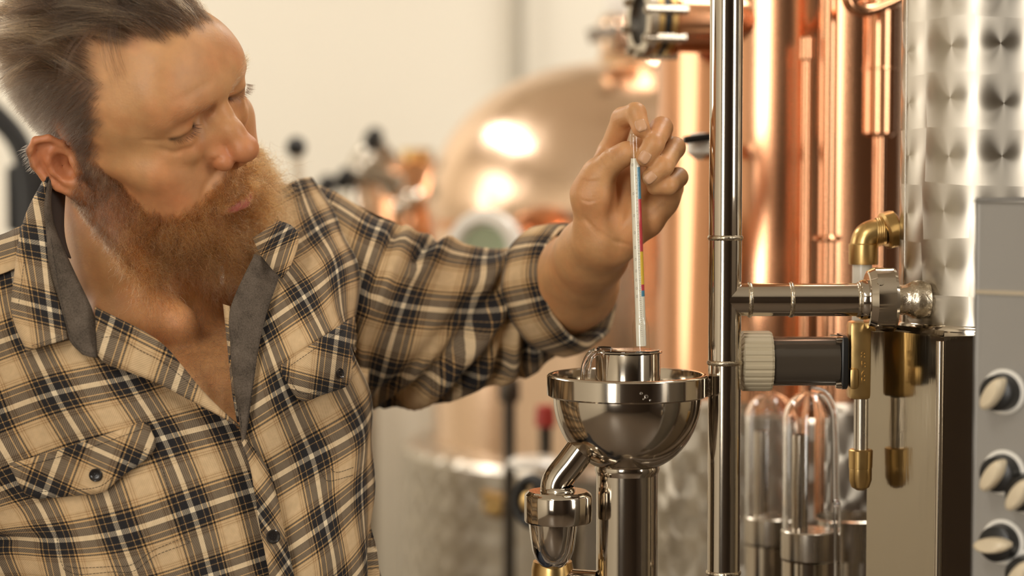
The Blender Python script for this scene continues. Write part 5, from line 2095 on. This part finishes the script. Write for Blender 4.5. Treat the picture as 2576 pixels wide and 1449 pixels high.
w_sh = C2W(TC + TU * .05 - TL * .225 - TF * .05)
rs_ = limb('sleeve', [w_sh + np.array([.05, .02, .03]), w_sh, w_sh + np.array([-.07, .01, -.12]), w_sh + np.array([-.09, .05, -.28]), w_sh + np.array([-.02, .02, -.44]), w_sh + np.array([.03, .02, -.52])],
           [.07, .075, .068, .060, .052, .045], M_plaid, shirt, segs=28, uvs=7)
rs_['label'] = 'right sleeve hanging down'
hip = C2W(TC - TU * .45)
hip = np.array([hip[0] - .03, hip[1] + .01, 0])
M_denim = noise_rough(mat('dark_denim', (.018, .022, .032), .85), 300, .8, .95, .3)
tr = bpy.data.objects.new('trousers', None)
COL.objects.link(tr)
tr.parent = man
for s_ in (-1, 1):
    hx = hip + np.array([.095 * s_, .05 * s_, 0])
    limb('trouser_leg', [hx + Z * .98, hx + Z * .86, hx + Z * .5 + np.array([.01 * s_, -.01, 0]), hx + Z * .08], [.115, .105, .078, .062], M_denim, tr, seed=3 + s_)
    so_ = hx + np.array([.0, -.06, 0])
    v, f, _ = lathe_vf([(0, -.13), (.03, -.125), (.043, -.09), (.047, -.02), (.044, .05), (.040, .10), (.02, .125), (0, .13)], so_ + Z * .045, axis=(-.15 * s_, 1, 0), segs=24, cap=False)
    v[:, 2] = np.clip(v[:, 2], 0.0, None)
    mk('shoe', v, f, M_black, tr)
limb('waist', [hip + Z * 1.02 + np.array([-.03, .03, 0]), hip + Z * .98 + np.array([-.02, .02, 0]), hip + Z * .88], [.13, .145, .14], M_denim, tr, seed=9)

# ================================================================== hair
def hair_mat(name, rough=.32, rad=.35):
    m = bpy.data.materials.new(name)
    m.use_nodes = True
    nt = m.node_tree
    nt.nodes.remove(nt.nodes['Principled BSDF'])
    h = nt.nodes.new('ShaderNodeBsdfHairPrincipled')
    h.model = 'CHIANG'
    h.parametrization = 'COLOR'
    h.inputs['Roughness'].default_value = rough
    h.inputs['Radial Roughness'].default_value = rad
    at = nt.nodes.new('ShaderNodeAttribute')
    at.attribute_name = 'tint'
    nt.links.new(at.outputs['Color'], h.inputs['Color'])
    nt.links.new(h.outputs[0], nt.nodes['Material Output'].inputs['Surface'])
    return m


M_hair = hair_mat('hair_strands')


def strands(name, P, rad, tints, parent, label=None):
    """P (n,k,3) camera frame"""
    n, k = P.shape[:2]
    hc = bpy.data.hair_curves.new(name)
    hc.add_curves([k] * n)
    w = C2W(P.reshape(-1, 3)) - origin_of(parent)
    hc.points.foreach_set('position', w.astype(np.float32).ravel())
    r = np.broadcast_to(rad, (n, k)) if np.ndim(rad) else np.full((n, k), rad)
    tp = np.interp(np.arange(k) / (k - 1), [0, .5, 1], [1, .9, .25])
    hc.points.foreach_set('radius', (r * tp).astype(np.float32).ravel())
    a = hc.attributes.new('tint', 'FLOAT_COLOR', 'CURVE')
    a.data.foreach_set('color', np.concatenate([tints, np.ones((n, 1))], 1).astype(np.float32).ravel())
    hc.materials.append(M_hair)
    o = bpy.data.objects.new(name, hc)
    COL.objects.link(o)
    o.parent = parent
    o['kind'] = 'stuff'
    if label:
        o['label'] = label
    return o


def unit(v):
    return v / (np.linalg.norm(v, axis=-1, keepdims=True) + 1e-12)


SKNH = SKN @ HR                       # normals in the head frame


def roots(mask, n, seed):
    r = np.random.default_rng(seed)
    w = np.clip(mask, 0, None)
    i = r.choice(len(w), n, p=w / w.sum())
    return i, SKH[i] + r.normal(0, .5, (n, 3)), SKNH[i], r


def grow(p, d, L, comb, k, r, stiff=.35, curl=0.0, clen=24.0, frizz=.0, push=None):
    """integrate strands in head mm. comb(p, t) -> preferred direction"""
    n = len(p)
    P = np.zeros((n, k, 3))
    P[:, 0] = p
    st = (L / (k - 1))[:, None]
    d = unit(d)
    ph = r.uniform(0, 6.28, n)
    fq = 2 * math.pi / (clen * r.uniform(.7, 1.5, n))
    am = curl * r.uniform(.3, 1.6, n)
    s = np.zeros(n)
    q = p.copy()
    drift = r.normal(0, 1, (n, 3))
    for j in range(1, k):
        t = j / (k - 1)
        d = unit(d * (1 - stiff) + comb(q, t) * stiff + r.normal(0, frizz, (n, 3)) + drift * frizz * .6)
        q = q + d * st
        s = s + st[:, 0]
        a = unit(np.cross(d, np.array([.3, .2, .9])))
        b = np.cross(d, a)
        amp = (am * np.minimum(1, s / 12.0))[:, None]
        P[:, j] = q + amp * (a * np.cos(fq * s + ph)[:, None] + b * np.sin(fq * s + ph)[:, None])
        if push is not None:
            P[:, j] = push(P[:, j])
            
    return P


def head_push(lift=1.5):
    c = np.array([0, -10, 46.0])
    R = np.array([76, 99, 84.0]) + lift
    def f(q):
        e = np.linalg.norm((q - c) / R, axis=1)
        m = (e < 1) & (q[:, 2] > 0)
        q[m] = c + (q[m] - c) / e[m][:, None]
        return q
    return f


def tone(n, r, cols, w):
    i = r.choice(len(cols), n, p=np.array(w) / sum(w))
    return np.array(cols)[i] * r.uniform(.7, 1.3, (n, 1))


# ---- sides and nape: short
side = HM * (1 - sstep(SKH[:, 2] - np.interp(np.abs(SKH[:, 0]), [0, 40, 60, 76], [40, 70, 78, 84]), -8, 10))
i, p, n_, r = roots(side, 17000, 31)
L = np.interp(p[:, 2], [-30, 10, 40, 80], [4, 7, 12, 22]) * r.uniform(.6, 1.25, len(p)) * np.interp(side[i], [0, .7], [.35, 1])
comb = lambda q, t: unit(np.stack([np.sign(q[:, 0]) * .15, np.full(len(q), -.62), np.full(len(q), -.60)], 1))
P = grow(p, unit(n_ * .8 + comb(p, 0) * .8), L, comb, 6, r, .3, .5, 30, .10, head_push(.6))
g = sstep(p[:, 2], 70, 10)[:, None]
T = tone(len(p), r, [(.045, .028, .018), (.085, .058, .038), (.18, .13, .085)], [5, 4, 2])
T = T * (1 - g) + g * tone(len(p), r, [(.055, .042, .034), (.11, .088, .07), (.24, .20, .155)], [4, 4, 2])
strands('side_hair', h2c(P), .00007, T * .62, man, 'short grey brown side hair')

# ---- top: long, swept back and over to his right
top = HM * sstep(SKH[:, 2] - np.interp(np.abs(SKH[:, 0]), [0, 40, 60, 76], [40, 66, 74, 80]), -6, 6)
i, p, n_, r = roots(top, 15000, 32)
# clumps: strands share the direction of a nearby guide
gi = r.choice(len(p), 260, replace=False)
near = np.zeros(len(p), int)
for s0 in range(0, len(p), 2000):
    near[s0:s0 + 2000] = ((p[s0:s0 + 2000, None] - p[gi][None]) ** 2).sum(2).argmin(1)
near_top, gi_top = near, gi
gd = r.normal(0, .42, (260, 3))[near]
gl = r.uniform(.75, 1.2, 260)[near]
L = np.interp(p[:, 1], [-90, -20, 40, 80], [34, 58, 82, 88]) * gl * r.uniform(.8, 1.1, len(p))


def comb(q, t):
    base_ = np.stack([-.38 - .004 * q[:, 0], np.full(len(q), -.95), np.full(len(q), .34 - .95 * t)], 1)
    return unit(base_ + gd * .8)


d0 = unit(n_ * .75 + np.stack([np.full(len(p), -.2), -.35 + 0 * p[:, 1], np.full(len(p), .55)], 1))
P = grow(p, d0, L, comb, 10, r, .34, .8, 60, .05, head_push(3.0))
wt = np.linspace(0, 1, 10)[None, :, None] ** 1.1 * r.uniform(.35, .85, (len(p), 1, 1))
P = P + (P[gi_top][near_top] - P) * wt          # strands gather into pointed locks
T = tone(len(p), r, [(.020, .011, .006), (.040, .021, .011), (.10, .056, .027), (.34, .21, .10)], [5, 4, 2.0, 1.0])
hl_ = ((r.uniform(0, 1, 260) > .66)[near]) & (r.uniform(0, 1, len(p)) > .35)
T[hl_] = T[hl_] * 1.6 + np.array([.30, .195, .10])
T[~hl_] *= .8
strands('top_hair', h2c(P), .000075, T * np.array([.75, .70, .64]), man, 'long brown hair swept back')

# ---- beard
i, p, n_, r = roots(BM, 25000, 33)
x, y, z = p[:, 0], p[:, 1], p[:, 2]
must = sstep(z, -50, -46) * (y > 80)
L = np.interp(y, [-4, 10, 20, 36, 50, 60, 75, 86, 96], [5, 8, 11, 15, 26, 38, 50, 54, 50]) * r.uniform(.5, 1.2, len(p))
L *= np.where((z > -60) & (must < .5) & (y > 30), .62, 1)
L = np.where(must > .5, 13 * r.uniform(.6, 1.25, len(p)), L)
L *= np.interp(BM[i], [0, .6, 1], [.3, .8, 1]) * np.where(n_[:, 2] < -.6, .75, 1)
sg = np.sign(x)
d_m = np.stack([sg * (.75 + .02 * np.abs(x)), .45 + 0 * x, -.50 + 0 * x], 1)
d_b = np.stack([x / 100.0, .22 + .20 * sstep(y, 60, 95), -.85 + 0 * x], 1)
dirn = unit(np.where((must > .5)[:, None], d_m, d_b))
# locks: neighbours lean the same way
gi = r.choice(len(p), 420, replace=False)
near = np.zeros(len(p), int)
for s0 in range(0, len(p), 2000):
    near[s0:s0 + 2000] = ((p[s0:s0 + 2000, None] - p[gi][None]) ** 2).sum(2).argmin(1)
lock = r.normal(0, .30, (420, 3))[near]
dirn = unit(dirn + lock)


def combb(q, t):
    return unit(dirn + np.array([0, .10 - .25 * t, -.45 * t]))


P = grow(p, unit(n_ * 1.0 + dirn * .9), L, combb, 12, r, .22, 2.4, 17, .15)
wt = np.linspace(0, 1, 12)[None, :, None] * r.uniform(.0, .5, (len(p), 1, 1))
P = P + (P[gi][near] - P) * wt
gy = sstep(y, 46, 14)[:, None]
T = tone(len(p), r, [(.24, .080, .016), (.36, .14, .032), (.10, .032, .009), (.50, .28, .10)], [5, 4, 3.5, 1.1])
T *= r.uniform(.65, 1.35, 420)[near][:, None]
Tg = tone(len(p), r, [(.13, .085, .052), (.26, .20, .14), (.07, .045, .028)], [4, 3, 3])
T = T * (1 - gy * .85) + Tg * gy * .85
low = (sstep(z, -78, -104) * (r.uniform(0, 1, len(p)) > .62))[:, None]
T = T * (1 - low * .7) + np.array([.46, .31, .16]) * low * .7
T *= np.where(must > .5, 1.25, 1)[:, None]
strands('beard', h2c(P), np.where(r.uniform(0, 1, (len(p), 1)) > .93, .00012, .000078), T, man, 'full ginger beard with greying sides')
# loose wiry hairs standing out of the beard
i, p, n_, r = roots(BM * (SKH[:, 1] > 25), 900, 37)
x, y, z = p[:, 0], p[:, 1], p[:, 2]
L = np.interp(y, [25, 60, 90], [20, 32, 44]) * r.uniform(.6, 1.15, 900) * np.where(z > -60, .6, 1)
dirn = unit(np.stack([x / 60.0, .45 + 0 * x, -.75 + 0 * x], 1) + r.normal(0, .45, (900, 3)))
P = grow(p, unit(n_ + dirn), L, lambda q, t: dirn, 14, r, .2, 3.4, 14, .22)
strands('beard_flyaway', h2c(P), .00010, tone(900, r, [(.62, .42, .20), (.50, .26, .08), (.30, .11, .03)], [3, 3, 2]), man, 'wiry loose beard hairs')

# ---- eyebrows and lashes
for s_ in (-1, 1):
    bp_ = np.array([[s_ * 9, 96, 44], [s_ * 18, 95, 47.5], [s_ * 30, 91, 50], [s_ * 41, 83, 50], [s_ * 50, 74, 46]], float)
    path = cr(bp_, 60)
    r = np.random.default_rng(40 + s_)
    nb = 240
    q = path[r.integers(0, len(path), nb)] + r.normal(0, 1.6, (nb, 3))
    # pull roots to the skin
    cand = np.nonzero(((SKH - np.array([s_ * 30, 88, 47])) ** 2).sum(1) < 40 ** 2)[0]
    j = np.array([cand[((SKH[cand] - a_) ** 2).sum(1).argmin()] for a_ in q])
    d = unit(SKNH[j] * .35 + np.stack([np.full(nb, s_ * .9), np.full(nb, -.2), r.normal(.15, .25, nb)], 1))
    P = grow(SKH[j], d, r.uniform(4, 9, nb), lambda q_, t: unit(np.stack([np.full(nb, s_ * .95), np.full(nb, -.3), np.full(nb, -.2)], 1)), 5, r, .2, 0, 20, .06)
    strands('eyebrow', h2c(P), .00005, tone(nb, r, [(.30, .17, .07), (.45, .28, .13), (.18, .10, .045)], [4, 3, 2]), man)
    nb = 150
    t = r.uniform(.06, .96, nb)
    q = LASH[s_][(t * 59).astype(int)] + np.array([0, .2, .3])
    c_ = q - np.array([s_ * 36, 76.5, 30])
    d = unit(c_ * np.array([.8, 1, .2]) + np.array([0, 2.0, -6.0]))
    P = grow(q, d, r.uniform(5, 8.5, nb), lambda q_, t_: unit(d + np.array([0, .5, .5]) * t_), 5, r, .3, 0, 20, .05)
    strands('eyelashes', h2c(P), .00006, np.tile([.03, .018, .012], (nb, 1)), man)

# ---- chest hair
pxs = px_of(SKV)
poly = [(300, 800), (560, 775), (575, 880), (590, 1040), (520, 990), (420, 890), (330, 830)]
m = in_poly(pxs, poly) & ((SKN * -SKV).sum(1) > 0)
r = np.random.default_rng(50)
wgt = m * (.25 + .75 * np.exp(-((pxs[:, 0] - 500) / 110) ** 2))
i = r.choice(len(wgt), 1500, p=wgt / wgt.sum())
ph = r.uniform(0, 6.28, 1500)
k = 9
N0 = SKN[i]
a_ = unit(np.cross(N0, np.array([0, 1.0, .1])))
b_ = np.cross(N0, a_)
P = np.zeros((1500, k, 3))
Rr_ = r.uniform(.003, .008, 1500)
ar = r.uniform(1.5, 4.0, 1500)
for j in range(k):
    t = j / (k - 1)
    an = ph + ar * t
    P[:, j] = SKV[i] + N0 * (.0004 + .0035 * math.sin(2.4 * t)) + (a_ * (np.cos(an) - np.cos(ph))[:, None] + b_ * (np.sin(an) - np.sin(ph))[:, None]) * Rr_[:, None]
strands('chest_hair', P, .00005, tone(1500, r, [(.10, .05, .025), (.20, .10, .045)], [3, 2]), man)

# ---- nails and ring
M_nail = mat('nail', (.64, .36, .20), .36, 0, .4)
M_gold = mat('gold', (.85, .58, .18), .2, 1.0)
for nm, a0, a1, rr in (('index', 2, 3, 7.9), ('middle', 2, 3, 8.2), ('ring', 2, 3, 7.9)):
    pts = [np.array(J(*q)) for q in FING[nm][0]]
    ax_ = unit(pts[3] - pts[2])
    c = pts[3] - ax_ * .0005
    out = unit(np.array([0, 0, 1.0]) - ax_ * ax_[2] + unit(np.cross(ax_, np.array([0, 0, 1.0]))) * .0)
    sd = np.cross(ax_, out)
    G = np.zeros((8, 9, 3))
    for a in range(8):
        for b in range(9):
            u = (a / 7 - .40) * .0108
            th_ = (b / 8 - .5) * 1.25 * (1 - .25 * (abs(a / 7 - .5) * 2) ** 4)
            R_ = rr * .001 * (1.03 if a < 7 else 1.0)
            ta = max(0.0, u - .0035)
            G[a, b] = c + ax_ * u + (out * math.cos(th_) + sd * math.sin(th_)) * (R_ - ta * .35)
    uu, vv = np.meshgrid(np.arange(9), np.arange(8))
    cloth('fingernail', G, uu, vv, M_nail, man, None, .0005)
q0, q1 = [np.array(J(*q)) for q in FING['ring'][0][:2]]
cR = q0 * .32 + q1 * .68
dR = C2W(q1) - C2W(q0)
lathe('finger_ring', ring_profile(.0098, .0112, -.0025, .0025, .0006), C2W(cR), M_gold, man, axis=dR, segs=40, cap=False)
